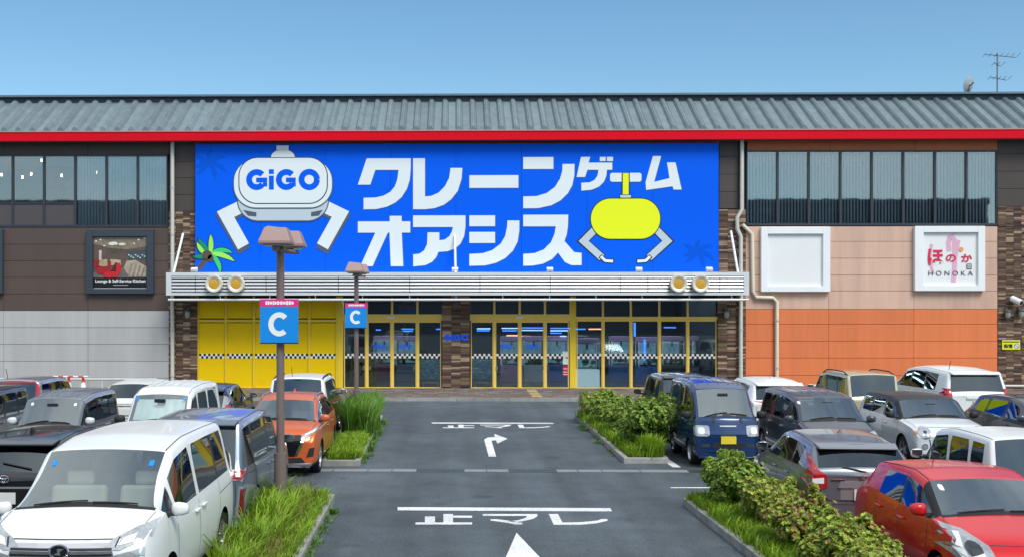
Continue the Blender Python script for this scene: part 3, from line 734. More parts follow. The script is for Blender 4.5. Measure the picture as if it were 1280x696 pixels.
art('claw_body', [q4(rrect(168,279,544,496,107,12)), q4(rc(341,140,373,256))], by, 4)
art('claw_collar', [q4(rrect(327,259,386,274,4,3))], bg1, 4)
# large claw
art('claw_outline', [q1(arc(466,415-120,218,125,0,180,16))], bk, 1)
for sgn in (1,-1):
    def mx_(p): return q1([(466 + sgn*(a-466), b) for a, b in p])
    art_stroke('claw_arm_shadow', mx_([(262,350),(168,396),(268,568)]), 17, bg2, 3)
    art_stroke('claw_arm', mx_([(250,342),(172,380),(264,545)]), 15.5, bw, 4)
art('claw_outline', [q1(rrect(230,180,702,418,110,12))], bg2, 5)
art('claw_base', [q1(rrect(236,180,696,412,104,12))], bg1, 6)
art('claw_slot', [q1([(262,358),(330,370),(330,392),(288,388)])], bg2, 7); art('claw_slot', [q1([(670,358),(610,370),(610,392),(650,388)])], bg2, 7)
art('claw_outline', [q1(rrect(211,98,722,353,118,12)), q1(arc(466,92,66,-48,0,180,16)), ], bg2, 8)
art('claw_body', [q1(rrect(216,100,717,330,112,12))], bg1, 9)
art('claw_body', [q1(rrect(216,100,717,346,112,12))], bw, 10)
art('claw_dome', [q1(arc(466,90,61,-42,0,180,16)), q1(rc(433,28,495,50))], bw, 10)
art('claw_outline', [q1(rrect(239,88,696,328,96,12))], bk, 11)
art('claw_face', [q1(rrect(244,92,691,323,92,12))], bw, 12)
# GiGO lettering
def ring(cx, cy, r, a0, a1, wd): return [(cx+r*math.cos(R(a0+(a1-a0)*i/28)), cy+r*math.sin(R(a0+(a1-a0)*i/28))) for i in range(29)]
def gigo(target_fn):
    target_fn([ring(332,203,38.5,-42,-322,30), ring(484,203,38.5,-42,-322,30), ring(601,203,39.5,0,360,30)], [rc(330,193,386,217), rc(364,218,386,238), rc(482,193,532,217), rc(510,218,532,238), rc(395,183,420,254), rc(395,150,420,174)])
def bb_gigo(rings, rects):
    for r_ in rings: art_stroke('letter', q1(r_), 30/4.095, bblue, 13)
    [art('letter', [q1(p)], bblue, 13.9) for p in rects]
gigo(bb_gigo)
# palms
def leaf(cx, cy, ang, ln, wd, bend, n=7):
    top, bot = [], []
    for i in range(n+1):
        t = i/n; a = R(ang) + R(bend)*t; 
        x = cx + ln*t*math.cos(R(ang)+R(bend)*t*0.6); y = cy - ln*t*math.sin(R(ang)+R(bend)*t*0.6)
        w_ = wd*math.sin(PI*min(1,t*0.93+0.07))**0.7
        top.append((x - w_*math.sin(a), y - w_*math.cos(a))); bot.append((x + w_*0.45*math.sin(a), y + w_*0.45*math.cos(a)))
    return top + bot[::-1]
fr_ = [(150,78,0,-55,1),(118,80,2,-10,35),(75,62,1,20,-20),(15,110,0,10,-40),(-20,110,1,8,-25),(-60,92,0,8,-25)]
for i, (ang, ln, ci, bd, _) in enumerate([(165,82,1,-45,0),(120,90,2,15,0),(75,88,1,25,0),(30,98,0,-45,0),(-2,112,1,-25,0),(-45,95,0,-30,0),(190,80,2,-5,0)]):
    art('palm_frond_outline', [q1(leaf(95,585,ang,ln*1.15+7,22,bd))], bk, 1+0.9*(i%3)); art('palm_frond', [q1(leaf(96,584,ang,ln*1.15,17,bd))], bgrn[ci], 4+0.9*(i%3))
art('palm_trunk', [q1([(70,595),(95,600),(55,655),(30,672),(22,655)])], bbr, 1)
art('coconut', [q1(arc(78,588,26,24,0,360,14)), q1(arc(96,605,16,18,0,360,12))], bbr, 8)
for cx_, cy_, fn in ((85,120,q1),(745,570,q4)):
    for i, (ang, ln, bd) in enumerate(((170,80,40),(130,85,30),(90,75,-20),(45,95,-40),(0,105,-45),(-50,90,-30),(210,85,20))):
        p = [(max(a,244.5) if fn is q1 else min(a,898), min(max(b,180.5),339)) for a, b in fn(leaf(cx_,cy_,ang,ln,17,bd))]
        art('faint_palm_frond', [p], bnavy, 0.6+0.05*i)

# ================================================================ WALL SIGNS
def frame_sign(u0, v0, u1, v1, iu0, iv0, iu1, iv1, m, facem, label, cat='sign', proj=0.2):
    Y = YW - proj
    x0,x1,z0,z1 = prect(u0,v0,u1,v1,Y); a0,a1,b0,b1 = prect(iu0,iv0,iu1,iv1,Y)
    e = tag(empty('framed_sign', ((x0+x1)/2, YW, z0)), label, cat)
    cx = (x0+x1)/2
    fr = MB()
    fr.box(x0-cx, a0-cx, -proj, -0.002, 0, z1-z0).box(a1-cx, x1-cx, -proj, -0.002, 0, z1-z0)
    fr.box(a0-cx, a1-cx, -proj, -0.002, 0, b0-z0).box(a0-cx, a1-cx, -proj, -0.002, b1-z0, z1-z0)
    fr.build('frame', m, e, bevel=0.012)
    MB().box(a0-cx, a1-cx, -0.09, -0.003, b0-z0, b1-z0).build('sign_face', facem, e)
    def tr(u, v): Yf = YW-0.09; return WX(u,Yf)-cx, WZ(v,(u0+u1)/2,Yf)-z0
    return e, tr, cx, z0
signwhite = mat('sign_white', (0.78,0.81,0.82), 0.5, var=0.03, scale=1.5)
whitefr = mat('white_sign_frame', (0.80,0.84,0.86), 0.45, var=0.05, scale=1.2)
navyfr = mat('slate_sign_frame', (0.035,0.05,0.07), 0.45)
frame_sign(951.7,284,1038,364.5,960,292.5,1029,357.5, whitefr, signwhite, 'empty white box sign in a deep white frame on the beige panels', 'sign')
e, tr, _, _ = frame_sign(1143.8,282.8,1231.7,363.5,1154.7,290.6,1223,356.5, whitefr, signwhite, 'white framed sign with red brush lettering next to the stone corner', 'sign')
pink = mat('sign_pink', (0.72,0.42,0.58), 0.5); red = mat('sign_red', (0.66,0.02,0.08), 0.5); orm = mat('sign_orange', (0.85,0.33,0.12), 0.5); greyt = mat('sign_grey_text', (0.12,0.11,0.12), 0.5)
def sart(e, tr, name, pts, wd, m, y, closed=False):
    q = [tr(*p) for p in pts]; l, r = stroke(q, wd, closed); mb_ = MB(); n = len(q)
    for i in range(n if closed else n-1):
        j = (i+1) % n; mb_.prism([l[i], l[j], r[j], r[i]], y-0.003, y)
    return mb_.build(name, m, e)
def h5(p): return [(1100+a/4.972, 260+b/4.972) for a, b in p]
sart(e, tr, 'pink_brush_stroke', h5([(430,270),(425,220),(432,185),(448,180),(462,200),(465,290),(462,380),(455,460)]), 0.2, pink, -0.095)
sart(e, tr, 'pink_brush_stroke', h5([(320,225),(308,320),(330,410)]), 0.13, pink, -0.095)
sart(e, tr, 'pink_brush_stroke', h5([(490,200),(478,270),(466,340)]), 0.12, pink, -0.099)
mb_ = MB(); cq = tr(*h5([(503,258)])[0]); mb_.prism([(cq[0]+0.1*math.cos(t*PI/8), cq[1]+0.1*math.sin(t*PI/8)) for t in range(16)], -0.11, -0.106); mb_.build('orange_dot', orm, e)
x_, z_ = tr(*h5([(345,305)])[0]); 
text('letter','ほ',red,x_,-0.107,z_,0.68,0.66,e,off=0.03)
x_, z_ = tr(*h5([(440,312)])[0]); text('letter','の',red,x_,-0.107,z_,0.32,0.42,e,off=0.03)
x_, z_ = tr(*h5([(538,312)])[0]); text('letter','か',red,x_,-0.107,z_,0.34,0.46,e,off=0.03)
x_, z_ = tr(*h5([(438,405)])[0]); text('letter','H O N O K A',greyt,x_,-0.107,z_,0.2,1.85,e)
x_, z_ = tr(*h5([(553,363)])[0]); MB().box(x_-0.11,x_+0.11,-0.11,-0.106,z_-0.11,z_+0.11).build('seal_mark', greyt, e)
for k in (-0.055, 0.0, 0.055): MB().box(x_-0.09,x_+0.09,-0.114,-0.111,z_+k-0.012,z_+k+0.012).build('seal_line', signwhite, e)
# lounge poster
pm = lambda n, c: mat('poster_'+n, c, 0.4, var=0.35, scale=7)
e, tr, _, _ = frame_sign(107,287,191.7,367,115.5,295.8,183,360.6, navyfr, pm('black',(0.008,0.008,0.012)), 'slate framed poster of a lounge with red chairs on the brown wall', 'poster')
def h6(p): return [(80+a/5.355, 270+b/5.355) for a, b in p]
def pp(name, p, c, y):
    mb_ = MB(); mb_.prism([tr(*q) for q in h6(p)], -0.09-y-0.003, -0.09-y); mb_.build(name, pm('%.2f_%.2f_%.2f' % c, c), e)
pp('poster_room', rc(197,142,552,412), (0.10,0.07,0.06), 0.001)
pp('poster_ceiling', [(197,142),(552,142),(552,205),(420,225),(300,215),(197,185)], (0.24,0.20,0.15), 0.005)
pp('poster_floor', [(197,380),(300,350),(552,335),(552,412),(197,412)], (0.15,0.14,0.13), 0.005)
pp('poster_window', [(420,240),(552,225),(552,290),(430,295)], (0.05,0.07,0.08), 0.009)
for k in range(8): pp('poster_light', arc(435+k*15, 262+(k%3)*9, 6, 5, 0, 360, 6), (0.5,0.7,0.65), 0.013)
pp('poster_ceiling_light', arc(330,186,32,12,0,360,10), (0.85,0.83,0.78), 0.013); pp('poster_ceiling_light', arc(390,190,26,9,0,360,10), (0.7,0.65,0.55), 0.013)
for k, (a, b_) in enumerate(((215,170),(245,160),(500,160),(540,150),(470,185),(270,200))): pp('poster_ceiling_light', arc(a,b_,7,5,0,360,6), (0.9,0.85,0.7), 0.013)
for k in range(16): 
    a = k*PI*2/16; pp('poster_plant', [(345,235),(345+55*math.cos(a)-6*math.sin(a),228-36*math.sin(a)-6*math.cos(a)),(345+62*math.cos(a+0.15),228-40*math.sin(a+0.15))], (0.05+0.03*(k%3),0.12+0.03*(k%2),0.04), 0.014+0.0004*k)
pp('poster_column', rc(235,230,252,330), (0.55,0.5,0.42), 0.011); pp('poster_table', [(225,295),(290,290),(292,335),(228,345)], (0.40,0.32,0.20), 0.013)
pp('poster_table', [(310,290),(380,295),(382,330),(315,330)], (0.42,0.34,0.22), 0.013)
pp('poster_sofa', [(420,300),(480,295),(552,340),(552,405),(440,405),(400,350)], (0.40,0.35,0.27), 0.013)
for k in range(4): pp('poster_sofa_shadow', [(450+k*28,318+k*8),(462+k*28,318+k*8),(440+k*28,405),(428+k*28,405)], (0.25,0.2,0.15), 0.017)
pp('poster_chair', [(215,355),(230,330),(290,345),(305,300),(318,305),(310,370),(270,395),(225,385)], (0.32,0.012,0.016), 0.021)
pp('poster_chair', [(262,385),(300,365),(345,370),(350,310),(378,318),(385,370),(360,405),(300,412),(268,405)], (0.48,0.015,0.022), 0.025)
pp('poster_chair', [(200,290),(240,295),(232,340),(205,350)], (0.28,0.02,0.02), 0.021)
pp('poster_chair_shadow', [(345,312),(352,312),(350,372),(300,368),(320,360)], (0.08,0.01,0.01), 0.029)
pp('poster_band', rc(190,413,552,484), (0.006,0.006,0.01), 0.02)
x_, z_ = tr(*h6([(379,437)])[0]); text('letter','Lounge & Self-Service Kitchen', signwhite, x_, -0.116, z_, 0.17, 2.15, e, off=0.02)
x_, z_ = tr(*h6([(380,462)])[0]); text('letter','Self Service Kitchen Corner', signwhite, x_, -0.116, z_, 0.05, 0.6, e) if False else MB().box(x_-0.32,x_+0.32,-0.117,-0.113,z_-0.012,z_+0.012).build('small_print', greyp, e)
MB().box(tr(*h6([(200,484)])[0])[0], tr(*h6([(552,484)])[0])[0], -0.116,-0.092, tr(*h6([(200,487)])[0])[1], tr(*h6([(200,481)])[0])[1]).build('inner_sill', greyp, e)
frame_sign(-82,287,2.8,367,-74,295.8,-6,360.6, navyfr, pm('black',(0.008,0.008,0.012)), 'dark framed poster box cut off by the left edge', 'poster')

# small fittings
def fit(name, lb, cat, u, v, Y=YW):
    return tag(empty(name, (WX(u,Y), Y-0.03, WZ(v,u,Y))), lb, cat)
e = fit('security_camera', 'white bullet security camera on the stone corner column', 'camera', 1266, 377)
MB().tube([(0,0,0.12),(0,-0.12,0.1)], 0.05, 10).build('mount', white_paint, e, smooth=True)
MB().tube([(-0.1,-0.1,0.14),(0.08,-0.5,-0.04)], 0.13, 16).build('housing', signwhite, e, smooth=True)
MB().tube([(0.082,-0.505,-0.043),(0.09,-0.52,-0.05)], 0.085, 16).build('lens', black, e)
lampm = mat('bulkhead_metal', (0.12,0.12,0.115), 0.45, 0.4); frost = mat('frosted_glass', (0.32,0.35,0.34), 0.3)
for u, v, lb in ((1256.5,391,'dark wall lamp left of a pair on the stone corner'),(1273,390,'dark wall lamp right of a pair on the stone corner'),(236,391,'dark wall lamp on the stone column left of the yellow wall'),(906.5,391,'dark wall lamp on the stone column right of the shop windows')):
    e = fit('wall_lamp', lb, 'wall lamp', u, v)
    MB().box(-0.06,0.06,-0.1,0,-0.06,0.22).build('bracket', lampm, e); 
    MB().lathe([(0.03,0.16),(0.14,0.12),(0.15,0.07),(0.12,0.05)], (0,-0.2,0), 'z', 14).build('shade', lampm, e, smooth=True)
    MB().lathe([(0.1,0.05),(0.11,-0.1),(0.06,-0.2),(0.0,-0.22)], (0,-0.2,0), 'z', 14).build('globe', frost, e, smooth=True)
e = tag(empty('notice_sign', (WX(1263.7,YW-0.06), YW-0.06, WZ(430.5,1263,YW))), 'small yellow notice plate on the stone corner column', 'sign')
MB().box(-0.37,0.37,-0.02,0.02,-0.2,0.2).build('plate', mat('notice_yellow',(0.75,0.78,0.02),0.5), e)
text('letter','禁煙',black,-0.13,-0.025,-0.05,0.17,0.36,e,off=0.03); MB().box(-0.33,0.33,-0.026,-0.022,0.10,0.15).build('text_bar', greyt, e)
q = arc(0.23,-0.05,0.1,0.1,0,330,14); l, r = stroke(q, 0.022, True); mm = MB()
for i in range(len(q)): j=(i+1)%len(q); mm.prism([l[i],l[j],r[j],r[i]],-0.027,-0.023)
mm.prism([(0.155,0.0),(0.17,0.02),(0.305,-0.1),(0.29,-0.12)],-0.027,-0.023).build('no_smoking_ring', greyt, e)
MB().box(0.12,0.34,-0.0225,-0.0205,-0.16,0.06).build('ring_ground', signwhite, e)
# downpipes
pipem = mat('downpipe_pale', (0.55,0.55,0.50), 0.5, var=0.08, scale=3); pipec = mat('downpipe_cream', (0.66,0.62,0.50), 0.5, var=0.08, scale=3)
def pipe(pts, r, m, lb, Y):
    e = tag(empty('downpipe', (WX(pts[0][0],Y), Y, 0)), lb, 'downpipe'); ox = e.location.x
    w_ = [(WX(u,Y)-ox, 0, max(0.1, WZ(v,u,Y))) for u, v in pts]
    MB().tube(w_, r, 10).build('pipe', m, e, smooth=True)
    zt_ = w_[0][2]; zb_ = w_[-1][2]; x_ = w_[-1][0]
    z = zb_ + 0.5
    while z < (w_[-2][2] - 0.3):
        MB().tube([(x_,0,z),(x_,0,z+0.05)], r*1.22, 10).build('pipe_bracket', alum, e); z += 2.0
pipe([(215.5,177),(215.5,489)], 0.085, pipem, 'pale grey downpipe left of the entrance canopy', YW-0.16)
pipe([(927.5,173),(927.5,262),(921.5,272),(921.5,286),(926,296),(926,489)], 0.085, pipem, 'pale grey downpipe with a kink right of the billboard', YW-0.2)
pipe([(928,281),(940,293),(941,364),(945,371.5),(966,372),(971,377),(971,475)], 0.085, pipec, 'cream downpipe that jogs right across the orange panels', YW-0.1)
# antenna and dish
Y = YW + 6
e = tag(empty('tv_antenna', (WX(1246.5,Y), Y, zt)), 'thin grey television antenna mast on the roof', 'antenna')
x_ = 0; m = MB(); zz = WZ(67,1246,Y)-zt
m.tube([(0,0,0),(0,0,zz)], 0.03, 6); m.build('mast', lampm, e)
for v, ln, n in ((69,0.85,7),(80,0.25,3),(97.5,0.5,5)):
    z = WZ(v,1246,Y)-zt; m = MB(); m.tube([(-ln*0.7,-0.1,z),(ln*1.2,0.3,z-0.06)], 0.018, 5)
    for k in range(n): 
        xx = -ln*0.7 + k*ln*1.9/(n-1 or 1); m.tube([(xx-0.05,-0.25,z+0.03),(xx+0.05,0.3,z-0.03)], 0.011, 4)
    m.build('antenna_element', lampm, e)
e = tag(empty('satellite_dish', (WX(1211,Y), Y, zt)), 'translucent grey satellite dish on the roof left of the antenna', 'satellite dish')
zd = WZ(106,1211,Y)-zt
MB().tube([(0,0,0),(0,0,zd)], 0.05, 6).build('pole', lampm, e)
dm = MB(); 
dm.lathe([(0.36*k/5*1.0, 0.10*(k/5)**2-0.02) for k in range(1,6)], (0,-0.05,0), 'y', 22)
d_ = dm.build('dish', mat('dish_mesh', (0.30,0.36,0.42), 0.6), e, smooth=True); d_.location = (0,0,zd); d_.scale = (0.9,1,1.15); d_.rotation_euler=(R(12),0,R(25))
MB().tube([(0,0,zd-0.1),(0.05,-0.4,zd+0.02)], 0.03, 5).build('feed_arm', lampm, e)

# ---------------------------------------------------------------- behind the shop glass
def claw_machine(u, dpt, colr, lb, hgt=2.1, wd=1.0):
    Y = YW + dpt; e = tag(empty('claw_machine', (WX(u,Y), Y, 0.11)), lb, 'claw machine', 'claw machines inside the game hall')
    m = mat('machine_%.2f_%.2f_%.2f' % colr, colr, 0.4, emit=colr if dpt < 0.5 else None, es=0.35); w2 = wd/2  # cabinet nearest the glass glows in its own colour, standing in for light
    MB().box(-w2,w2,0,0.9,0,0.78).build('cabinet', m, e, bevel=0.02)
    MB().box(-w2,w2,0,0.9,hgt-0.2,hgt).build('top_box', mat('machine_top', (0.35,0.2,0.4), 0.4, emit=(0.4,0.3,0.5), es=0.06), e, bevel=0.02)
    fr = MB()
    for a in (-w2, w2-0.05):
        for b_ in (0, 0.85): fr.box(a, a+0.05, b_, b_+0.05, 0.781, hgt-0.201)
    fr.build('window_frame', white_paint, e)
    MB().box(-w2+0.06,w2-0.06,0.01,0.02,0.79,hgt-0.21).build('glass', MAT['shop_glass'], e)
    MB().box(-w2+0.1,w2-0.1,0.7,0.72,0.85,hgt-0.25).build('lit_back', mat('machine_back', (0.6,0.7,0.8), 0.5, emit=(0.5,0.65,0.8), es=0.25), e)
    for k in range(9):
        c = random.choice(((0.6,0.5,0.05),(0.5,0.1,0.2),(0.1,0.3,0.5),(0.5,0.5,0.5),(0.1,0.4,0.15)))
        xx = random.uniform(-w2+0.15,w2-0.15); r_ = random.uniform(0.07,0.12)
        MB().lathe([(0.001,-r_),(r_*0.7,-r_*0.7),(r_,0),(r_*0.7,r_*0.7),(0.001,r_)], (xx,random.uniform(0.15,0.6),0.8+r_+random.uniform(0,0.25)), 'z', 8).build('prize', mat('prize_%.1f%.1f' % c[:2], c, 0.6), e, smooth=True)
    MB().tube([(0,0.4,hgt-0.22),(0,0.4,hgt-0.45)], 0.05, 8).tube([(0,0.4,hgt-0.45),(-0.15,0.4,hgt-0.55),(-0.08,0.4,hgt-0.68)], 0.015, 5).tube([(0,0.4,hgt-0.45),(0.15,0.4,hgt-0.55),(0.08,0.4,hgt-0.68)], 0.015, 5).build('claw', chrome, e)
claw_machine(735,0.2,(0.70,0.76,0.80),'white claw machine standing close behind the glass beside the thick yellow post')
for k, (u, dp, c) in enumerate(((640,3.5,(0.45,0.25,0.4)),(697,4.0,(0.1,0.15,0.4)),(668,3.8,(0.5,0.5,0.55)),(508,4.0,(0.2,0.22,0.3)),(480,4.4,(0.3,0.1,0.15)),(778,3.6,(0.1,0.2,0.45)),(812,2.4,(0.05,0.15,0.5)),(842,4.0,(0.1,0.1,0.14)),(880,4.0,(0.12,0.12,0.2)))):
    claw_machine(u, dp, c, 'dim claw machine inside the game hall behind the %s' % ['left leaf of the right-hand sliding door','red and white door notice','right leaf of the right-hand sliding door','right leaf of the left-hand sliding door','left leaf of the left-hand sliding door','second glazed bay from the thick post','third glazed bay from the thick post','fourth glazed bay from the thick post','last glazed bay by the stone column'][k])
# posters on stands, chevron board, door notices, logos
postm = bpy.data.materials.new('bluish_poster'); postm.use_nodes = True
n = postm.node_tree; wv = n.nodes.new('ShaderNodeTexNoise'); wv.inputs['Scale'].default_value = 5; wv.inputs['Detail'].default_value = 8
mpn = n.nodes.new('ShaderNodeMapping'); mpn.inputs['Scale'].default_value = (1,1,4); tcn = n.nodes.new('ShaderNodeTexCoord')
n.links.new(tcn.outputs['Object'], mpn.inputs[0]); n.links.new(mpn.outputs[0], wv.inputs[0])
rp = n.nodes.new('ShaderNodeValToRGB'); rp.color_ramp.elements[0].position = 0.4; rp.color_ramp.elements[0].color = (0.26,0.42,0.58,1); rp.color_ramp.elements[1].position = 0.62; rp.color_ramp.elements[1].color = (0.85,0.90,0.92,1)
n.links.new(wv.outputs[0], rp.inputs[0]); n.links.new(rp.outputs[0], n.nodes['Principled BSDF'].inputs['Base Color'])
for u0, u1, lb in ((523.5,550.5,'pale blue poster board on a white stand left of the stone pillar'),(588.5,616,'pale blue poster board on a white stand right of the stone pillar')):
    Y = YW+0.16; x0,x1,z0,z1 = prect(u0,448.5,u1,473,Y); cx = (x0+x1)/2
    e = tag(empty('poster_stand', (cx, Y, 0.11)), lb, 'poster stand', 'poster stands behind the entrance glass')
    MB().box(x0-cx,x1-cx,0,0.03,z0-0.11,z1-0.11).build('poster', postm, e)
    MB().box(x0-cx+0.15,x1-cx-0.05,0,0.03,z0-0.3,z0-0.25).box(x0-cx+0.18,x0-cx+0.23,0,0.03,0,z0-0.26).box(x1-cx-0.13,x1-cx-0.08,0,0.03,0,z0-0.26).build('stand', white_paint, e)
Y = YW+0.9; x0,x1,z0,z1 = prect(437,448,470,482,Y); cx=(x0+x1)/2
e = tag(empty('chevron_board', (cx, Y, 0.11)), 'mustard board with dark chevrons behind the leftmost glass bay', 'board')
must = mat('mustard_board', (0.42,0.27,0.05), 0.6)
MB().box(x0-cx,x1-cx,0,0.04,0,z1-0.11).build('board', must, e)
for k in range(3):
    a = x0-cx+0.12+k*0.3; zc = z1-0.55
    MB().prism([(a,zc+0.3),(a+0.1,zc+0.3),(a+0.22,zc),(a+0.1,zc-0.3),(a,zc-0.3),(a+0.12,zc)], -0.006, -0.002).build('chevron', black, e)
for k in range(10): MB().box(x1-cx-0.16+0.05*(k%2), x1-cx-0.11+0.05*(k%2), -0.006, -0.002, 0.1+k*0.12, 0.16+k*0.12).build('checker_square', black, e)
Y = YW+0.07; e = tag(empty('door_notice', (WX(706.5,Y), Y, 0)), 'red and white notices stuck on the glass beside the thick yellow post', 'notice')
for va, vb, c in ((440,446,(0.7,0.72,0.72)),(447.5,455,(0.7,0.72,0.72)),(457,469,(0.55,0.02,0.05))):
    MB().box(-0.1,0.12,-0.012,-0.008,WZ(vb,706,Y),WZ(va,706,Y)).build('sheet', mat('notice_%.2f' % c[1], c, 0.6), e)
for v in (460,464,467): MB().box(-0.08,0.1,-0.016,-0.0125,WZ(v+0.8,706,Y),WZ(v,706,Y)).build('print_line', signwhite, e)
logob = mat('logo_blue', (0.0,0.07,0.62), 0.4, emit=(0.0,0.1,0.9), es=0.15)
def logo(u0, u1, v0, v1, Y, lb):
    x0,x1,z0,z1 = prect(u0,v0,u1,v1,Y); e = tag(empty('shop_logo', ((x0+x1)/2, Y, (z0+z1)/2)), lb, 'logo', 'blue shop logos')
    kx, kz = (x1-x0)/360.0, (z1-z0)/108.0; T = lambda p: [((a-466)*kx, -(b-202)*kz) for a, b in p]
    def fn(rings, rects):
        for r_ in rings:
            q = T(r_); l, rr = stroke(q, 30*kx); m = MB()
            for i in range(len(q)-1): m.prism([l[i],l[i+1],rr[i+1],rr[i]], -0.012, -0.004)
            m.build('letter', logob, e)
        [MB().prism(T(p), -0.016, -0.0125).build('letter', logob, e) for p in rects]
    gigo(fn)
logo(555.8,584.5,417,425.5,YW-0.13,'large blue logo letters on the stone pillar between the entrances')
for u0, u1, k in ((467,481.5,'left leaf of the left entrance'),(499.5,513.5,'right leaf of the left entrance'),(625.5,640,'left leaf of the right entrance'),(658,672,'right leaf of the right entrance')):
    logo(u0,u1,429.5,436,YW+0.06,'small blue logo on the '+k)
e = fit('wall_speaker','small round fitting high on the stone pillar between the entrances','wall lamp',569.5,381, YW-0.13)
MB().lathe([(0.0,-0.08),(0.14,-0.06),(0.16,0)], (0,0,0), 'y', 16).build('cover', lampm, e, smooth=True)
# low white rails / cones by the grey wall
coneR = mat('cone_red', (0.70,0.06,0.03), 0.5); 
d = 43.0
for u, lb in ((70,'leftmost red and white traffic cone by the grey wall'),(86,'middle red and white traffic cone by the grey wall'),(104,'rightmost red and white traffic cone by the grey wall')):
    X, Y = RD((u-U0)*d/F, d); e = tag(empty('traffic_cone', (X,Y,0.12)), lb, 'traffic cone', 'cones holding the red and white bar')
    MB().box(-0.19,0.19,-0.19,0.19,0,0.04).build('base', coneR, e)
    MB().lathe([(0.15,0.04),(0.115,0.24)], (0,0,0),'z',14).lathe([(0.075,0.44),(0.03,0.7),(0.001,0.7)], (0,0,0),'z',14).build('cone_body', coneR, e, smooth=True)
    MB().lathe([(0.115,0.24),(0.075,0.44)], (0,0,0),'z',14).build('reflective_band', signwhite, e, smooth=True)
x0, _ = RD((55-U0)*d/F, d); x1, Y1 = RD((106-U0)*d/F, d)
e = tag(empty('barrier_bar', (x0, Y1-0.1, 0.95)), 'red and white striped bar resting across the traffic cones', 'barrier')
k = 0; x = 0
while x < x1-x0: MB().tube([(x,0,-0.16),(x+0.2,0,-0.16)], 0.035, 8).build('stripe', coneR if k%2 else signwhite, e); x += 0.2; k += 1
lowm = mat('low_rail_white', (0.6,0.6,0.58), 0.6, var=0.1)
for ua, ub, lb in ((-60,196,'low white rail along the foot of the grey wall'),(1012,1142,'low white rail along the foot of the orange wall'),(1246,1400,'low white rail along the foot of the stone corner')):
    Y = YW-1.2; x0, x1 = WX(ua,Y), WX(ub,Y); e = tag(empty('low_rail', (x0,Y,0.12)), lb, 'rail')
    zz = WZ(474 if ua<900 else 481,570,Y)-0.12 
    MB().tube([(0,0,zz),(x1-x0,0,zz)], 0.05, 8).build('rail_bar', lowm, e, smooth=True)
    k = 0.3
    while k < x1-x0: MB().tube([(k,0,0),(k,0,zz)], 0.035, 8).build('post', lowm, e); k += 2
# ================================================================ CAR PARK LAMPS
lpole = mat('lamp_post_brown', (0.175,0.135,0.125), 0.5, 0.1, var=0.08, scale=3)
lhead = mat('lamp_hood_mauve', (0.33,0.22,0.205), 0.5, var=0.06)
cblue = mat('bay_sign_blue', (0.0,0.24,0.72), 0.45); cpink = mat('bay_sign_magenta', (0.75,0.02,0.25), 0.45)
def lamp(u, d, lb, lbs):
    X, Y = RD((u-U0)*d/F, d)
    e = tag(empty('lamp_post', (X,Y,0)), lb, 'lamp post', 'brown lamp posts on the left islands')
    ZT = 4.72
    MB().tube([(0,0,0),(0,0,1.12)], 0.105, 18).build('base_sleeve', lpole, e, smooth=True)
    MB().tube([(0,0,1.12),(0,0,ZT)], 0.066, 14).build('pole', lpole, e, smooth=True)
    for sx, sy, s in ((-0.03,-0.2,0.74),(0.06,0.6,0.74)):
        w2 = 0.31*s
        v = [(-w2*1.12+sx,-0.26+sy,4.58),(w2*1.12+sx,-0.26+sy,4.58),(w2*1.12+sx,0.26+sy,4.58),(-w2*1.12+sx,0.26+sy,4.58),
             (-w2*0.78+sx,-0.15+sy,4.80),(w2*0.78+sx,-0.15+sy,4.80),(w2*0.78+sx,0.15+sy,4.80),(-w2*0.78+sx,0.15+sy,4.85)]
        v2 = [(x,y,z-0.05) for x,y,z in v[:4]]
        hd = MB().add(v2+v, [(0,3,2,1),(0,1,5,4),(1,2,6,5),(2,3,7,6),(3,0,4,7),(4,5,9,8),(5,6,10,9),(6,7,11,10),(7,4,8,11),(8,9,10,11)]).build('lamp_hood', lhead, e, bevel=0.015)
        MB().box(sx-w2*0.8, sx+w2*0.8, sy-0.2, sy+0.2, 4.505, 4.529).build('diffuser', frost, hd)
        MB().box(sx-0.05, sx+0.05, sy-0.12, sy+0.12, 4.42, 4.51).build('hood_bracket', lpole, hd)
    MB().tube([(0,-0.2,4.44),(0.2,0.55,4.44)], 0.035, 8).build('cross_arm', lpole, e)
    s = tag(empty('bay_sign', (X,Y-0.1,2.94)), lbs, 'sign', 'letter signs on the lamp posts')
    MB().box(-0.31,0.31,-0.05,0.04,0,0.585).build('sign_panel', cblue, s)
    MB().box(-0.312,0.312,-0.052,0.04,0.587,0.71).build('sign_header', cpink, s)
    MB().box(-0.31,0.31,-0.04,0.03,-0.02,-0.001).build('sign_edge', darkgrey, s)
    q = [(0.005+0.135*math.cos(R(a)), 0.30+0.155*math.sin(R(a))) for a in range(42,321,9)]
    l, r = stroke(q, 0.085); m = MB()
    for i in range(len(q)-1): m.prism([l[i],l[i+1],r[i+1],r[i]], -0.056, -0.0515)
    m.build('letter', signwhite, s)
    rr_ = random.Random(3)
    m = MB(); x = -0.22
    while x < 0.21:
        w_ = rr_.uniform(0.022,0.05); h = rr_.uniform(0.025,0.036); m.prism(rrect(x, 0.648-h, x+w_, 0.648+h, min(w_,2*h)*0.45, 3), -0.057, -0.0525); x += w_+0.006
    m.build('header_print', signwhite, s)
lamp(350.5, 17.8, 'nearer and taller brown lamp post in the bright grass', 'larger blue letter C sign on the nearer lamp post')
lamp(445.5, 31.5, 'farther brown lamp post behind the tall grass clump', 'smaller blue letter C sign on the farther lamp post')
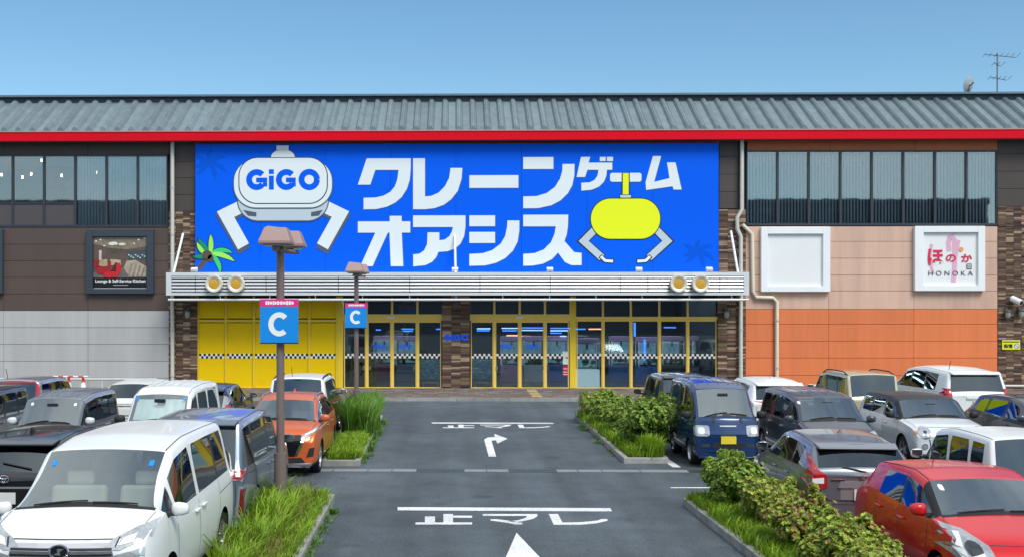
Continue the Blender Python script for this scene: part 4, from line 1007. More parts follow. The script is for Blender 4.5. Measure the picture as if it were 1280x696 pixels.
# ================================================================ CARS
def paint(name, col, metal=0.0, rough=0.32):
    return mat('paint_'+name, col, rough, metal, coat=0.35 if name in ('white','orange','red') else 0.8, var=0.02, scale=1.5)
seatm = mat('seat_grey', (0.16,0.16,0.165), 0.85); seatbeige = mat('seat_beige', (0.60,0.56,0.47), 0.85); dashm = mat('dashboard', (0.07,0.07,0.075), 0.7)
cabm = mat('cabin_lining', (0.05,0.05,0.052), 0.9)
archm = mat('wheel_arch', (0.006,0.006,0.006), 0.9)
redlens = mat('red_lens', (0.42,0.008,0.012), 0.15, coat=1.0, var=0.15, scale=30); darkredlens = mat('dark_red_lens', (0.16,0.004,0.01), 0.12, coat=1.0)
clearlens = mat('clear_lens', (0.42,0.45,0.47), 0.12, 0.4, coat=1.0, var=0.35, scale=22); whitelens = mat('white_lens', (0.8,0.8,0.8), 0.2, coat=1.0)
darklens = mat('smoked_lens', (0.035,0.04,0.045), 0.1, 0.3, coat=1.0); amberl = mat('amber_lens2', (0.7,0.2,0.02), 0.2, coat=1.0)
plate_w = mat('plate_white', (0.66,0.67,0.66), 0.5, var=0.1, scale=18); plate_y = mat('plate_yellow', (0.75,0.58,0.03), 0.5, var=0.12, scale=18)
tyrem = mat('tyre', (0.014,0.014,0.015), 0.85); shade_w = mat('sunshade_white', (0.85,0.88,0.90), 0.6, var=0.12, scale=7)
WHEELS = {}
def wheel_meshes(r, kind):
    if (r, kind) in WHEELS: return WHEELS[(r, kind)]
    ri = r*0.68
    t = MB().lathe([(ri,-0.09),(r*0.93,-0.1),(r,-0.075),(r,0.075),(r*0.93,0.1),(ri,0.09)], (0,0,0), 'x', 28)
    me1 = mesh_of(t, 'tyre', [tyrem], True)
    m = MB().lathe([(ri,0.09),(ri*0.95,0.08),(ri*0.93,0.03),(ri*0.93,-0.08)], (0,0,0), 'x', 28)
    m.lathe([(0.001,0.075),(ri*0.2,0.07),(ri*0.24,0.05)], (0,0,0), 'x', 16)
    ns = {'alloy':5,'multi':10,'cap':7}[kind]; wd = {'alloy':0.30,'multi':0.12,'cap':0.26}[kind]
    for k in range(ns):
        a = 2*PI*k/ns + 0.2; u = Vector((0,math.cos(a),math.sin(a))); v = Vector((0,-math.sin(a),math.cos(a)))
        p = [u*ri*0.15+v*ri*wd*0.35, u*ri*0.95+v*ri*wd*0.55, u*ri*0.95-v*ri*wd*0.55, u*ri*0.15-v*ri*wd*0.35]
        top = [q+Vector((0.068 if i in (0,3) else 0.06,0,0)) for i, q in enumerate(p)]; bot = [q+Vector((0.035,0,0)) for q in p]
        m.add(top+bot, [(0,3,2,1),(0,1,5,4),(1,2,6,5),(2,3,7,6),(3,0,4,7)], 0)
    m.lathe([(0.001,-0.02),(ri*0.9,-0.02)], (0,0,0), 'x', 20, 1)
    me2 = mesh_of(m, 'rim', [silverm, archm], True)
    WHEELS[(r, kind)] = (me1, me2); return me1, me2
def mesh_of(mb, name, mats, smooth):
    me = bpy.data.meshes.new(name); me.from_pydata(mb.v, [], mb.f)
    for m in mats: me.materials.append(m)
    me.polygons.foreach_set('material_index', mb.m)
    if smooth: me.polygons.foreach_set('use_smooth', [True]*len(mb.f)); me.set_sharp_from_angle(angle=R(40))
    me.validate(); return me
def lerp(a, b, t): return a + (b-a)*t
def interp(cps, y):
    if y <= cps[0][0]: return cps[0][1]
    for (a, va), (b, vb) in zip(cps[:-1], cps[1:]):
        if y <= b: return lerp(va, vb, (y-a)/(b-a) if b > a else 1)
    return cps[-1][1]
BASE = dict(bow=0.10, rbow=0.06, tumble=0.80, zb=0.2, wheel=0.31, rim='alloy', seat='grey', fo=0.78, ro_=0.75, roofmat=None, sidemat=None, clad=None,
            glass='windshield_glass', rglass='dark_car_glass', sglass='car_glass', crown=0.02, win=None, rtaper=0.93, ftaper=0.88, box=0, skirt=0.86)
KIND = {
 'minivan': dict(L=4.75,W=1.83,H=1.86,zn=0.72,ze=0.98,ye=0.2,yc=0.82,zc=1.16,yh=1.70,dzh=0.13,ry=0.38,dzr=0.05,zt=1.10,yt=0.07,belt=(1.08,1.12),win=[(0.92,1.28),(1.36,2.45),(2.55,3.75),(3.85,4.32)],tumble=0.80,wheel=0.33,fo=0.92,ro_=0.95),
 'keibox': dict(L=3.4,W=1.475,H=1.72,zn=0.68,ze=0.94,ye=0.12,yc=0.58,zc=1.06,yh=1.12,dzh=0.10,ry=0.2,dzr=0.04,zt=1.05,yt=0.05,belt=(1.03,1.05),win=[(0.68,0.95),(1.0,1.70),(1.78,2.50),(2.58,3.10)],tumble=0.86,wheel=0.28,fo=0.6,ro_=0.42,bow=0.06,rbow=0.03,rtaper=0.96,ftaper=0.92),
 'keivan': dict(L=3.4,W=1.44,H=1.86,zn=0.74,ze=1.02,ye=0.06,yc=0.20,zc=1.12,yh=0.72,dzh=0.16,ry=0.22,dzr=0.06,zt=1.08,yt=0.04,belt=(1.08,1.10),win=[(0.42,1.05),(1.12,1.95),(2.03,2.95)],tumble=0.84,wheel=0.27,fo=0.75,ro_=0.75,bow=0.07,rbow=0.02,rtaper=0.97,ftaper=0.93,rim='cap'),
 'suv': dict(L=4.29,W=1.76,H=1.62,zn=0.78,ze=0.98,ye=0.22,yc=1.0,zc=1.12,yh=1.75,dzh=0.12,ry=0.75,dzr=0.10,zt=1.08,yt=0.12,belt=(1.04,1.12),win=[(1.12,2.05),(2.13,2.95),(3.03,3.50)],tumble=0.74,wheel=0.335,fo=0.85,ro_=0.8),
 'hatch': dict(L=4.0,W=1.69,H=1.52,zn=0.68,ze=0.86,ye=0.24,yc=0.92,zc=1.02,yh=1.65,dzh=0.09,ry=0.62,dzr=0.09,zt=0.98,yt=0.10,belt=(0.94,1.04),win=[(1.05,1.95),(2.03,2.78),(2.86,3.25)],tumble=0.76,wheel=0.305,fo=0.8,ro_=0.65),
}
def cagemesh(p):
    L, W, H = p['L'], p['W'], p['H']; hwm = W/2
    yr, yt = L-p['ry'], L-p['yt']; zr = H-p['dzr']
    ym = lerp(p['yh'], yr, 0.4)
    T = [(0, p['zn']), (0.05, p['zn']+0.07), (p['ye'], p['ze']), (p['yc'], p['zc']), (p['yh'], H-p['dzh']), (p['yh']+0.28, H-p['dzh']*0.35), (ym, H), (yr-0.1, zr+0.02), (yr, zr), (yt, p['zt'])]
    if p.get('deck'): T += [(p['deck'], p['zt']-0.02), (L-0.03, p['zt']-0.12), (L, p['zt']-0.2)]
    else: T += [(L-0.02, p['zt']-0.04), (L, p['zt']-0.12)]
    ys = {0, 0.05, p['ye'], p['yc']-0.05, p['yc'], p['yh'], p['yh']+0.06, yr-0.07, yr, yt, L-0.02 if L-0.02 > yt+0.015 else L-0.005, L, p['ye']*0.5+p['yc']*0.5}
    if p.get('deck'): ys |= {yt+0.05, L-0.12}
    wins = p['win']
    for a, b in wins: ys |= {a, b}
    ys = sorted(ys); out = [ys[0]]
    for y in ys[1:]:
        if y - out[-1] > 0.012: out.append(y)
    ys = out
    plan = [(0, p['ftaper']), (0.06, lerp(p['ftaper'],1,0.45)), (0.22, 0.975), (0.5, 1.0), (L-0.7, 1.0), (L-0.15, lerp(p['rtaper'],1,0.6)), (L, p['rtaper'])]
    V, ringi = [], []
    for y in ys:
        t = interp(T, y); hw = hwm*interp(plan, y); zb = p['zb']
        b = min(lerp(p['belt'][0], p['belt'][1], (y-p['yc'])/(yt-p['yc'])) if y > p['yc'] else t-0.06, t-0.045)
        g = max(0, min(1, (t-b)/0.40)); rh = hwm*p['tumble']*interp([(p['yh'],1),(yr,0.98),(L,0.9)], y)
        # shoulder narrowing
        zk = zb+0.26
        pts = [(0, zb), (hw*p['skirt'], zb), (hw*0.975, zb+0.07), (hw*1.0, max(zk, 0.5*(zb+b))), (hw*0.992, b-0.15), (hw*0.955, b),
               (lerp(hw*0.93, rh+0.015, g), lerp(b+0.012, t-0.10, g)), (lerp(hw*0.87, rh*0.93, g), lerp(t-0.02, t-0.032, g)), (lerp(hw*0.47, rh*0.5, g), t-0.004), (0, t+p['crown']*0.3)]
        fb = max(0, 1-y/0.9)*p['bow']; rb = max(0, 1-(L-y)/0.6)*p['rbow']
        wb = 0.0
        if p['yc']-0.2 < y <= p['yh']+0.02: wb = 0.07
        idx = {}
        def yy(x): 
            k = (x/hwm)**2; return y + fb*k - rb*k + wb*(k-0.5)*(1 if wb else 0)
        L_, R_, c = [], [], []
        row = []
        for j, (x, z) in enumerate(pts):
            if j in (0, 9): V.append((0, yy(0), z)); row.append((len(V)-1, len(V)-1))
            else:
                V.append((x, yy(x), z)); V.append((-x, yy(x), z)); row.append((len(V)-2, len(V)-1))
        ringi.append(row)
    Fc, Mi = [], []
    wend = wins[-1][1]
    for i in range(len(ys)-1):
        y0, y1 = ys[i], ys[i+1]; yc_ = (y0+y1)/2
        for j in range(9):
            mi = 0
            if j in (7, 8) and p['yc'] <= yc_ < p['yh']: mi = 1
            elif j in (7, 8) and yr < yc_ < yt: mi = 3
            elif j == 5 and any(a <= yc_ <= b for a, b in wins): mi = 2
            elif j == 5 and p['yc'] < yc_ < wend: mi = 0 if any(wins[g][1] <= yc_ <= wins[g+1][0] for g in p.get('bodygap', ())) else 4
            elif j in (6,) and p['yc'] < yc_ < p['yh']: mi = 9 if p.get('blackA') else 0
            elif j >= 6 and p['yh'] <= yc_ <= yr: mi = 5
            elif j <= 1 : mi = 6
            elif j in (3, 4) or (j in (2,)): mi = 8 if yc_ > 0.25 and yc_ < L-0.2 else 0
            if p.get('rearpillar') and j in (5,6) and yc_ > wend: mi = 0
            for s in (0, 1):
                a, b_, c_, d_ = ringi[i][j][s], ringi[i][j+1][s], ringi[i+1][j+1][s], ringi[i+1][j][s]
                f = (a, b_, c_, d_) if s else (d_, c_, b_, a)
                Fc.append(tuple(dict.fromkeys(f))); Mi.append(mi)
    for i, sg in ((0, 0), (len(ys)-1, 1)):
        cen = []
        row = ringi[i]
        for j in range(10):
            if j in (0, 9): cen.append(row[j][0])
            else:
                y = ys[i]; V.append((0, y, V[row[j][0]][2])); cen.append(len(V)-1)
        for j in range(9):
            for s in (0, 1):
                f = (row[j][s], cen[j], cen[j+1], row[j+1][s]); f = tuple(dict.fromkeys(f))
                if (s == 0) == (sg == 0): f = f[::-1]
                Fc.append(f); Mi.append(6 if j == 0 or (j == 1) else 0)
    # creases
    cre = {}
    for i in range(len(ys)-1):
        for s in (0, 1):
            cre[tuple(sorted((ringi[i][5][s], ringi[i+1][5][s])))] = 0.7
            cre[tuple(sorted((ringi[i][1][s], ringi[i+1][1][s])))] = 0.5
            cre[tuple(sorted((ringi[i][7][s], ringi[i+1][7][s])))] = 0.35
            cre[tuple(sorted((ringi[i][6][s], ringi[i+1][6][s])))] = 0.35
    for i, y in enumerate(ys):
        wgt = 0.8 if abs(y-p['yc']) < 1e-6 or abs(y-yt) < 1e-6 else (0.5 if abs(y-yr) < 1e-6 or abs(y-p['yh']) < 1e-6 else (0.9 if any(abs(y-a) < 1e-6 or abs(y-b) < 1e-6 for a, b in wins) else 0))
        if wgt:
            for s in (0, 1):
                rng = (5,) if any(abs(y-a) < 1e-6 or abs(y-b) < 1e-6 for a, b in wins) else range(6, 9)
                for j in rng: cre[tuple(sorted((ringi[i][j][s], ringi[i][j+1][s])))] = wgt
    return V, Fc, Mi, cre

def make_car(name, label, kind, body, r=0, d=20, rot=0, rear=False, cat='car', group='parked cars', at='front', **kw):
    p = dict(BASE); p.update(KIND[kind]); sc = {}
    p.update(kw)
    if 'L' in kw and kind in KIND and 'win' not in kw:
        k = kw['L']/KIND[kind]['L']; p['win'] = [(a*k, b*k) for a, b in p['win']]
        for q in ('yc','yh','fo'): 
            if q not in kw: p[q] *= k
    if 'H' in kw:
        k = kw['H']/KIND[kind]['H']
        for q in ('zc','zt','ze','zn'):
            if q not in kw: p[q] *= k**0.8
        if 'belt' not in kw: p['belt'] = tuple(b*k**0.8 for b in p['belt'])
    L, W, H = p['L'], p['W'], p['H']; hw = W/2
    V, Fc, Mi, cre = cagemesh(p)
    me = bpy.data.meshes.new('cage'); me.from_pydata(V, [], Fc)
    mats = [body, black, black, black, p.get('pillar') or blackgloss, p['roofmat'] or body, p['clad'] or body, archm, p['sidemat'] or body, black]
    for m in mats: me.materials.append(m)
    me.polygons.foreach_set('material_index', Mi)
    me.polygons.foreach_set('use_smooth', [True]*len(Fc))
    bm = bmesh.new(); bm.from_mesh(me)
    bmesh.ops.recalc_face_normals(bm, faces=bm.faces)
    cl = bm.edges.layers.float.new('crease_edge'); bm.verts.ensure_lookup_table()
    for e in bm.edges:
        k = tuple(sorted((e.verts[0].index, e.verts[1].index)))
        if k in cre: e[cl] = cre[k]
    bm.to_mesh(me); bm.free()
    tmp = link('tmp', me)
    ss = tmp.modifiers.new('s', 'SUBSURF'); ss.levels = 2; ss.render_levels = 2
    wr = p['wheel']; wy = [p['fo'], L-p['ro_']]
    cut = MB()
    for y in wy:
        for s in (-1, 1):
            n = 24; x0, x1 = (s*(hw-0.30), s*(hw+0.2))
            if x0 > x1: x0, x1 = x1, x0
            pr = [(y+(wr+0.055)*math.cos(2*PI*k/n), wr+0.01+(wr+0.055)*math.sin(2*PI*k/n)) for k in range(n)]
            vv = [(x0, a, b) for a, b in pr] + [(x1, a, b) for a, b in pr]
            ff = [tuple(range(n-1,-1,-1)), tuple(range(n, 2*n))] + [(k, (k+1)%n, (k+1)%n+n, k+n) for k in range(n)]
            cut.add(vv, ff, 7)
    cm = bpy.data.meshes.new('cut'); cm.from_pydata(cut.v, [], cut.f)
    for m in mats: cm.materials.append(m)
    cm.polygons.foreach_set('material_index', cut.m)
    bm = bmesh.new(); bm.from_mesh(cm); bmesh.ops.recalc_face_normals(bm, faces=bm.faces); bm.to_mesh(cm); bm.free()
    co = link('tmpcut', cm)
    bo = tmp.modifiers.new('b', 'BOOLEAN'); bo.operation = 'DIFFERENCE'; bo.object = co; bo.solver = 'EXACT'
    dg = bpy.context.evaluated_depsgraph_get(); dg.update()
    full = bpy.data.meshes.new_from_object(tmp.evaluated_get(dg))
    bpy.data.objects.remove(tmp); bpy.data.objects.remove(co)
    # root
    X, Y = RD(r, d)
    e = empty(name, (0,0,0)); tag(e, label, cat, group)
    a = rot + (PI if rear else 0)
    # local frame: front at y=0. place so that the near end sits at (X,Y)
    org = Vector((0, L if rear else 0, 0))
    Mx = Matrix.Rotation(a + 0.0, 4, 'Z')
    off = Vector((X, Y, 0)) - (Mx @ org)
    cen = Vector((0, L/2, 0))
    e.location = off + Mx @ cen; e.rotation_euler = (0,0,a)
    SH = Matrix.Translation(-cen)       # local geometry is centred on the car
    bvh = BVHTree.FromPolygons([v.co.copy() for v in full.vertices], [tuple(pl.vertices) for pl in full.polygons])
    def split(name_, sel, ms, inset=0, par=e):
        bm = bmesh.new(); bm.from_mesh(full)
        bmesh.ops.delete(bm, geom=[f for f in bm.faces if f.material_index not in sel], context='FACES')
        if not bm.faces: bm.free(); return []
        res = []
        if inset:
            # islands
            bm.faces.ensure_lookup_table(); seen = set(); isl = []
            for f in bm.faces:
                if f.index in seen: continue
                st = [f]; seen.add(f.index); cur = []
                while st:
                    q = st.pop(); cur.append(q.index)
                    for ed in q.edges:
                        for g in ed.link_faces:
                            if g.index not in seen: seen.add(g.index); st.append(g)
                isl.append(cur)
            for cur in isl:
                if len(cur) < 3: continue
                b2 = bmesh.new(); b2.from_mesh(full); 
                bmesh.ops.delete(b2, geom=[f for f in b2.faces if f.material_index not in sel], context='FACES')
                b2.faces.ensure_lookup_table(); keep = set(cur)
                bmesh.ops.delete(b2, geom=[f for f in b2.faces if f.index not in keep], context='FACES')
                for f in b2.faces: f.material_index = 0
                rr = bmesh.ops.inset_region(b2, faces=b2.faces[:], thickness=inset, use_even_offset=True)
                for f in rr['faces']: f.material_index = 1
                for v in b2.verts: v.co = SH @ v.co
                m2 = bpy.data.meshes.new(name_); b2.to_mesh(m2); b2.free()
                [m2.materials.append(x) for x in ms]
                m2.update(); res.append(link(name_, m2, par))
            bm.free(); return res
        for v in bm.verts: v.co = SH @ v.co
        m2 = bpy.data.meshes.new(name_); bm.to_mesh(m2); bm.free()
        [m2.materials.append(x) for x in ms]
        m2.set_sharp_from_angle(angle=R(38)); m2.update()
        return [link(name_, m2, par)]
    bodyo = split('body', (0,4,5,6,7,8,9), mats)[0]
    split('windshield', (1,), [MAT[p['glass']], black], 0.03)
    split('side_window', (2,), [MAT[p['sglass']], black], 0.014)
    split('rear_window', (3,), [MAT[p['rglass']], black], 0.03)
    # projected patches
    def project(pts2, dr, offs):
        out = []
        for u, z in pts2:
            if dr == 'F': o, dv = Vector((u, -3, z)), Vector((0,1,0))
            elif dr == 'B': o, dv = Vector((u, L+3, z)), Vector((0,-1,0))
            elif dr == 'R': o, dv = Vector((3, u, z)), Vector((-1,0,0))
            elif dr == 'L': o, dv = Vector((-3, u, z)), Vector((1,0,0))
            elif dr == 'T': o, dv = Vector((u, z, 5)), Vector((0,0,-1))
            h = bvh.ray_cast(o, dv)
            if h[0] is None:
                h2 = bvh.find_nearest(o + dv*(3 if dr in 'FB' else 3-hw))
                out.append((h2[0], h2[1]))
            else: out.append((h[0], h[1] if h[1].dot(dv) < 0 else -h[1]))
        return out
    def patch(nm, polys, m, offs=0.008, par=None):
        mb = MB()
        for dr, poly in polys:
            bm = bmesh.new(); vs = [bm.verts.new((a, b, 0)) for a, b in poly]; bm.faces.new(vs)
            bmesh.ops.triangulate(bm, faces=bm.faces)
            for _ in range(2):
                bmesh.ops.subdivide_edges(bm, edges=[ed for ed in bm.edges if ed.calc_length() > 0.05], cuts=1, use_grid_fill=True)
            bmesh.ops.triangulate(bm, faces=bm.faces)
            bm.verts.ensure_lookup_table(); bm.verts.index_update()
            pr = project([(v.co.x, v.co.y) for v in bm.verts], dr, offs)
            n = len(pr); top = [SH @ (h + nn*offs) for h, nn in pr]; bot = [SH @ (h - nn*0.01) for h, nn in pr]
            fs = [tuple(v.index for v in f.verts) for f in bm.faces]
            # orient
            if fs:
                a, b, c = [top[i] for i in fs[0]]
                nn0 = (b-a).cross(c-a)
                if nn0.dot(pr[fs[0][0]][1]) < 0: fs = [f[::-1] for f in fs]
            sk = []
            for ed in bm.edges:
                if len(ed.link_faces) == 1: a, b = ed.verts[0].index, ed.verts[1].index; sk.append((a, b, b+n, a+n))
            mb.add(top+bot, fs+sk); bm.free()
        o = mb.build(nm, m, par or e); return o
    def mir(poly): return [(-a, b) for a, b in poly]
    def both(nm, dr, poly, m, offs=0.008, subs=()):
        for s in (0, 1):
            pl = mir(poly) if s else poly
            o = patch(nm, [(dr, pl)], m, offs)
            for sn_, sp, sm, so_ in subs: patch(sn_, [(dr, mir(sp) if s else sp)], sm, so_, o)
    # side features
    gap = []
    for dr in 'LR':
        mb = MB()
        for ln in p.get('seams', default_seams(p)):
            for (a, b), (c, d_) in zip(ln[:-1], ln[1:]):
                st = max(1, int(math.hypot(c-a, d_-b)/0.12)); P_ = [(lerp(a,c,k/st), lerp(b,d_,k/st)) for k in range(st+1)]
                pr = project(P_, dr, 0)
                dx, dz_ = (c-a), (d_-b); l_ = math.hypot(dx, dz_); px_, pz_ = -dz_/l_*0.005, dx/l_*0.005
                for k in range(st):
                    q = []
                    for kk, sg in ((k,1),(k+1,1),(k+1,-1),(k,-1)):
                        h, nn = pr[kk]; q.append(SH @ (h + nn*0.002 + Vector((0, px_*sg, pz_*sg))))
                    mb.add(q, [(0,1,2,3)])
        mb.build('door_gap', black, e)
        for hy, hz in p.get('handles', default_handles(p)):
            h, nn = project([(hy, hz)], dr, 0)[0]; c = SH @ (h + nn*0.02); mb = MB().box(c.x-0.018, c.x+0.018, c.y-0.09, c.y+0.09, c.z-0.014, c.z+0.014)
            mb.build('door_handle', p.get('handlemat', p['sidemat'] or body), e, bevel=0.008)
        # mirror
        my, mz = p.get('mirror', (p['yc']+0.22, p['belt'][0]+0.08)); sg = 1 if dr == 'R' else -1
        h, nn = project([(my, mz-0.03)], dr, 0)[0]; c = SH @ h
        hs_ = p.get('mirror_size', 1.0)
        bm = bmesh.new(); bmesh.ops.create_uvsphere(bm, u_segments=14, v_segments=9, radius=1)
        for v in bm.verts: 
            q_ = max(abs(v.co.x)**3+abs(v.co.y)**3+abs(v.co.z)**3, 1e-6)**(-1/3); v.co *= q_
            v.co = Vector((v.co.x*0.10*hs_, v.co.y*0.065*hs_ + abs(v.co.x)*0.02, v.co.z*0.075*hs_*(1-0.12*v.co.x*sg))); 
            if v.co.y > 0.03: v.co.y = 0.03
            v.co += Vector((c.x + sg*0.15, c.y-0.02, c.z+0.05))
        m_ = bpy.data.meshes.new('wing_mirror'); bm.to_mesh(m_); bm.free(); m_.materials.append(p.get('mirrormat', body))
        m_.polygons.foreach_set('use_smooth', [True]*len(m_.polygons)); mo = link('wing_mirror', m_, e)
        MB().box(min(c.x,c.x+sg*0.12), max(c.x,c.x+sg*0.12), c.y-0.03, c.y+0.02, c.z-0.03, c.z+0.01).build('mirror_arm', darkgrey, mo)
        MB().box(c.x+sg*0.15-0.085*hs_, c.x+sg*0.15+0.085*hs_, c.y+0.011, c.y+0.016, c.z+0.05-0.06*hs_, c.z+0.05+0.06*hs_).build('mirror_glass', chrome, mo)
    # wheels
    t_, r_ = wheel_meshes(wr, p['rim'])
    for y in wy:
        for s in (-1, 1):
            w_ = link('wheel', t_, e, SH @ Vector((s*(hw-0.13), y, wr))); w_.rotation_euler = (random.uniform(0,1), 0, 0 if s > 0 else PI)
            link('rim', r_, w_)
    # interior
    ch = p['belt'][0]-0.06; ih = hw-0.14
    mb = MB(); y0, y1 = p['yc']+0.1, L-p['yt']-0.12
    mb.box(-ih, ih, y0-L/2, y1-L/2, 0.35, 0.42).box(-ih-0.03, -ih, y0-L/2, y1-L/2, 0.42, ch).box(ih, ih+0.03, y0-L/2, y1-L/2, 0.42, ch)
    mb.build('cabin', cabm, e)
    yd = p['yc']+0.08
    dsh = MB().slab([(-ih+0.01, yd+0.05-L/2), (ih-0.01, yd+0.05-L/2), (ih-0.01, yd+0.42-L/2), (-ih+0.01, yd+0.42-L/2)], 0.55, min(ch, p['zc']-0.1))
    dsh.build('dashboard', dashm, e, bevel=0.03)
    sm = seatbeige if p['seat'] == 'beige' else seatm
    ys0 = max(p['yc']+0.95, p['yh']*0.5+0.75); rows = [ys0] + ([ys0+0.9] if L > 3 else []) + ([ys0+1.75] if L > 4.5 and kind == 'minivan' else [])
    zs0 = 0.5 if kind not in ('keivan','minivan') else 0.62
    for ri_, ysr in enumerate(rows):
        if ysr+0.3 > y1-0.05: continue
        for sx in (-1, 1):
            xs_ = sx*ih*0.52; wS = ih*0.44
            sb = MB().box(xs_-wS, xs_+wS, ysr-0.5-L/2, ysr-L/2, zs0, zs0+0.14).build('seat', sm, e, bevel=0.05)
            q = MB(); q.obox((xs_, ysr+0.04-L/2, zs0+0.42), 2*wS*0.95, 0.13, 0.6, Matrix.Rotation(R(-12),3,'X')); q.build('backrest', sm, sb, bevel=0.05)
            q = MB(); q.obox((xs_, ysr+0.12-L/2, min(zs0+0.8, H-0.3)), wS*0.95, 0.09, 0.17, Matrix.Rotation(R(-10),3,'X')); q.build('headrest', sm, sb, bevel=0.04)
    sw = MB(); cxs = ih*0.5; n = 20      # right-hand drive: the driver's side is -x when the car faces -y
    ring_ = [(-cxs + 0.18*math.cos(2*PI*k/n), ys0-0.52-L/2 - 0.07*math.sin(2*PI*k/n), min(ch+0.02, zs0+0.42)+0.16*math.sin(2*PI*k/n)) for k in range(n+1)]
    sw.tube(ring_, 0.014, 6).build('steering_wheel', black, e)
    # cowl, bonnet shuts, roof drip channels, tailgate and bumper gaps
    def gapline(nm, dr, pts, wd=0.009, m=darkgrey, off=0.0025):
        mb = MB(); up_ = Vector((0,1,0)) if dr == 'T' else Vector((0,0,1))
        for (a, b), (c, d_) in zip(pts[:-1], pts[1:]):
            st = max(1, int(math.hypot(c-a, d_-b)/0.1)); pr = project([(lerp(a,c,k/st), lerp(b,d_,k/st)) for k in range(st+1)], dr, 0)
            l_ = math.hypot(c-a, d_-b); nx, nz = -(d_-b)/l_*wd/2, (c-a)/l_*wd/2
            for k in range(st):
                q = []
                for kk, sg in ((k,1),(k+1,1),(k+1,-1),(k,-1)):
                    h, nn = pr[kk]; q.append(SH @ (h + nn*off + Vector((nx*sg,0,0)) + up_*nz*sg))
                mb.add(q, [(0,1,2,3)])
        return mb.build(nm, m, e)
    if not rear:
        cw_ = hw*0.84
        patch('cowl', [('T', [(-cw_, p['yc']-0.035), (cw_, p['yc']-0.035), (cw_, p['yc']+0.035), (-cw_, p['yc']+0.035)])], black, 0.004)
        if kind not in ('keivan',):
            for s in (-1, 1): gapline('bonnet_shut', 'T', [(s*hw*0.86, p['yc']-0.05), (s*hw*0.83, p['ye']+0.1), (s*hw*0.70, p['ye'])])
    else:
        zl = 0.30 if H > 1.7 else 0.55
        for s in (-1, 1): gapline('tailgate_gap', 'B', [(s*hw*0.80, p['belt'][1]-0.03), (s*hw*0.82, zl+0.28), (s*hw*0.66, zl+0.06), (s*hw*0.6, zl)])
        gapline('tailgate_gap', 'B', [(-hw*0.6, zl), (hw*0.6, zl)])
    for s in (-1, 1): gapline('roof_channel', 'T', [(s*hw*p['tumble']*0.90, p['yh']+0.02), (s*hw*p['tumble']*0.90, L-p['ry']-0.03)], 0.016, darkgrey)
    # wipers
    if p.get('wipers', True):
        for (xa, xb) in ((-0.62*hw, 0.02*hw), (-0.02*hw+0.1, 0.62*hw)):
            pr = project([(lerp(xa, xb, k/4), p['yc'] + 0.02 + 0.02*abs(k/4)) for k in range(5)], 'T', 0)
            mb = MB().tube([SH @ (h+nn*0.015) for h, nn in pr], 0.010, 5); mb.build('wiper', black, e)
    if p.get('rwiper'):
        xa, za, xb, zb_ = p['rwiper']; pr = project([(lerp(xa, xb, k/4), lerp(za, zb_, k/4)) for k in range(5)], 'B', 0)
        MB().tube([SH @ (h+nn*0.02) for h, nn in pr], 0.011, 5).build('rear_wiper', black, e)
    if p.get('rvmirror', True):
        MB().box(-0.11,0.11,p['yh']-0.18-L/2,p['yh']-0.15-L/2,H-p['dzh']-0.17,H-p['dzh']-0.10).build('rear_view_mirror', black, e)
    # fittings, in the car's own patches
    for f in p.get('fit', []):
        t = f[0]
        if t == 'both': both(*f[1:])
        elif t == 'one': patch(f[1], [(f[2], f[3])], f[4], f[5] if len(f) > 5 else 0.008)
        elif t == 'side':
            for dr in 'LR': patch(f[1], [(dr, f[2])], f[3], f[4] if len(f) > 4 else 0.008)
        elif t == 'plate':
            dr, z, m = f[1:4]; u0_ = f[4] if len(f) > 4 else 0; h, nn = project([(u0_, z)], dr, 0)[0]; c = SH @ h; sg = -1 if dr == 'F' else 1
            po = MB().box(c.x-0.165, c.x+0.165, c.y+sg*0.01, c.y+sg*0.028, c.z-0.083, c.z+0.083).build('licence_plate', m, e)
        elif t == 'emblem':
            dr, z, s_ = f[1:4]; h, nn = project([(0, z)], dr, 0)[0]; c = SH @ h; sg = -1 if dr == 'F' else 1
            yy = c.y+sg*0.03; mb = MB()
            q = [(c.x+s_*math.cos(2*PI*k/24), yy, c.z+s_*(0.72 if f[4] != 'ring' else 0.9)*math.sin(2*PI*k/24)) for k in range(25)]
            mb.tube(q, s_*0.13, 6)
            if f[4] == 'ring': mb.box(c.x-s_*1.25, c.x+s_*1.25, yy-0.006, yy+0.006, c.z-s_*0.17, c.z+s_*0.17)
            elif f[4] == 'ovals':
                mb.tube([(c.x+s_*0.36*math.cos(2*PI*k/16), yy, c.z+s_*0.68*math.sin(2*PI*k/16)) for k in range(17)], s_*0.10, 5)
                mb.tube([(c.x+s_*0.8*math.cos(2*PI*k/16), yy, c.z+s_*0.3+s_*0.25*math.sin(2*PI*k/16)) for k in range(17)], s_*0.10, 5)
            elif f[4] == 'flash':
                mb.prism([(c.x-s_*0.62,c.z-s_*0.30),(c.x-s_*0.12,c.z-s_*0.08),(c.x-s_*0.18,c.z+s_*0.34),(c.x+s_*0.62,c.z+s_*0.34),(c.x+s_*0.12,c.z+s_*0.02),(c.x+s_*0.2,c.z-s_*0.36)], yy-0.008, yy+0.002)
            mb.build('emblem', chrome, e, smooth=False)
            if f[4] == 'flash': MB().prism([(c.x+s_*0.9*math.cos(t*PI/8), c.z+s_*0.62*math.sin(t*PI/8)) for t in range(16)], yy+0.002, yy+0.03).build('emblem_ground', blackgloss, e)
        elif t == 'rails':
            m = f[1]
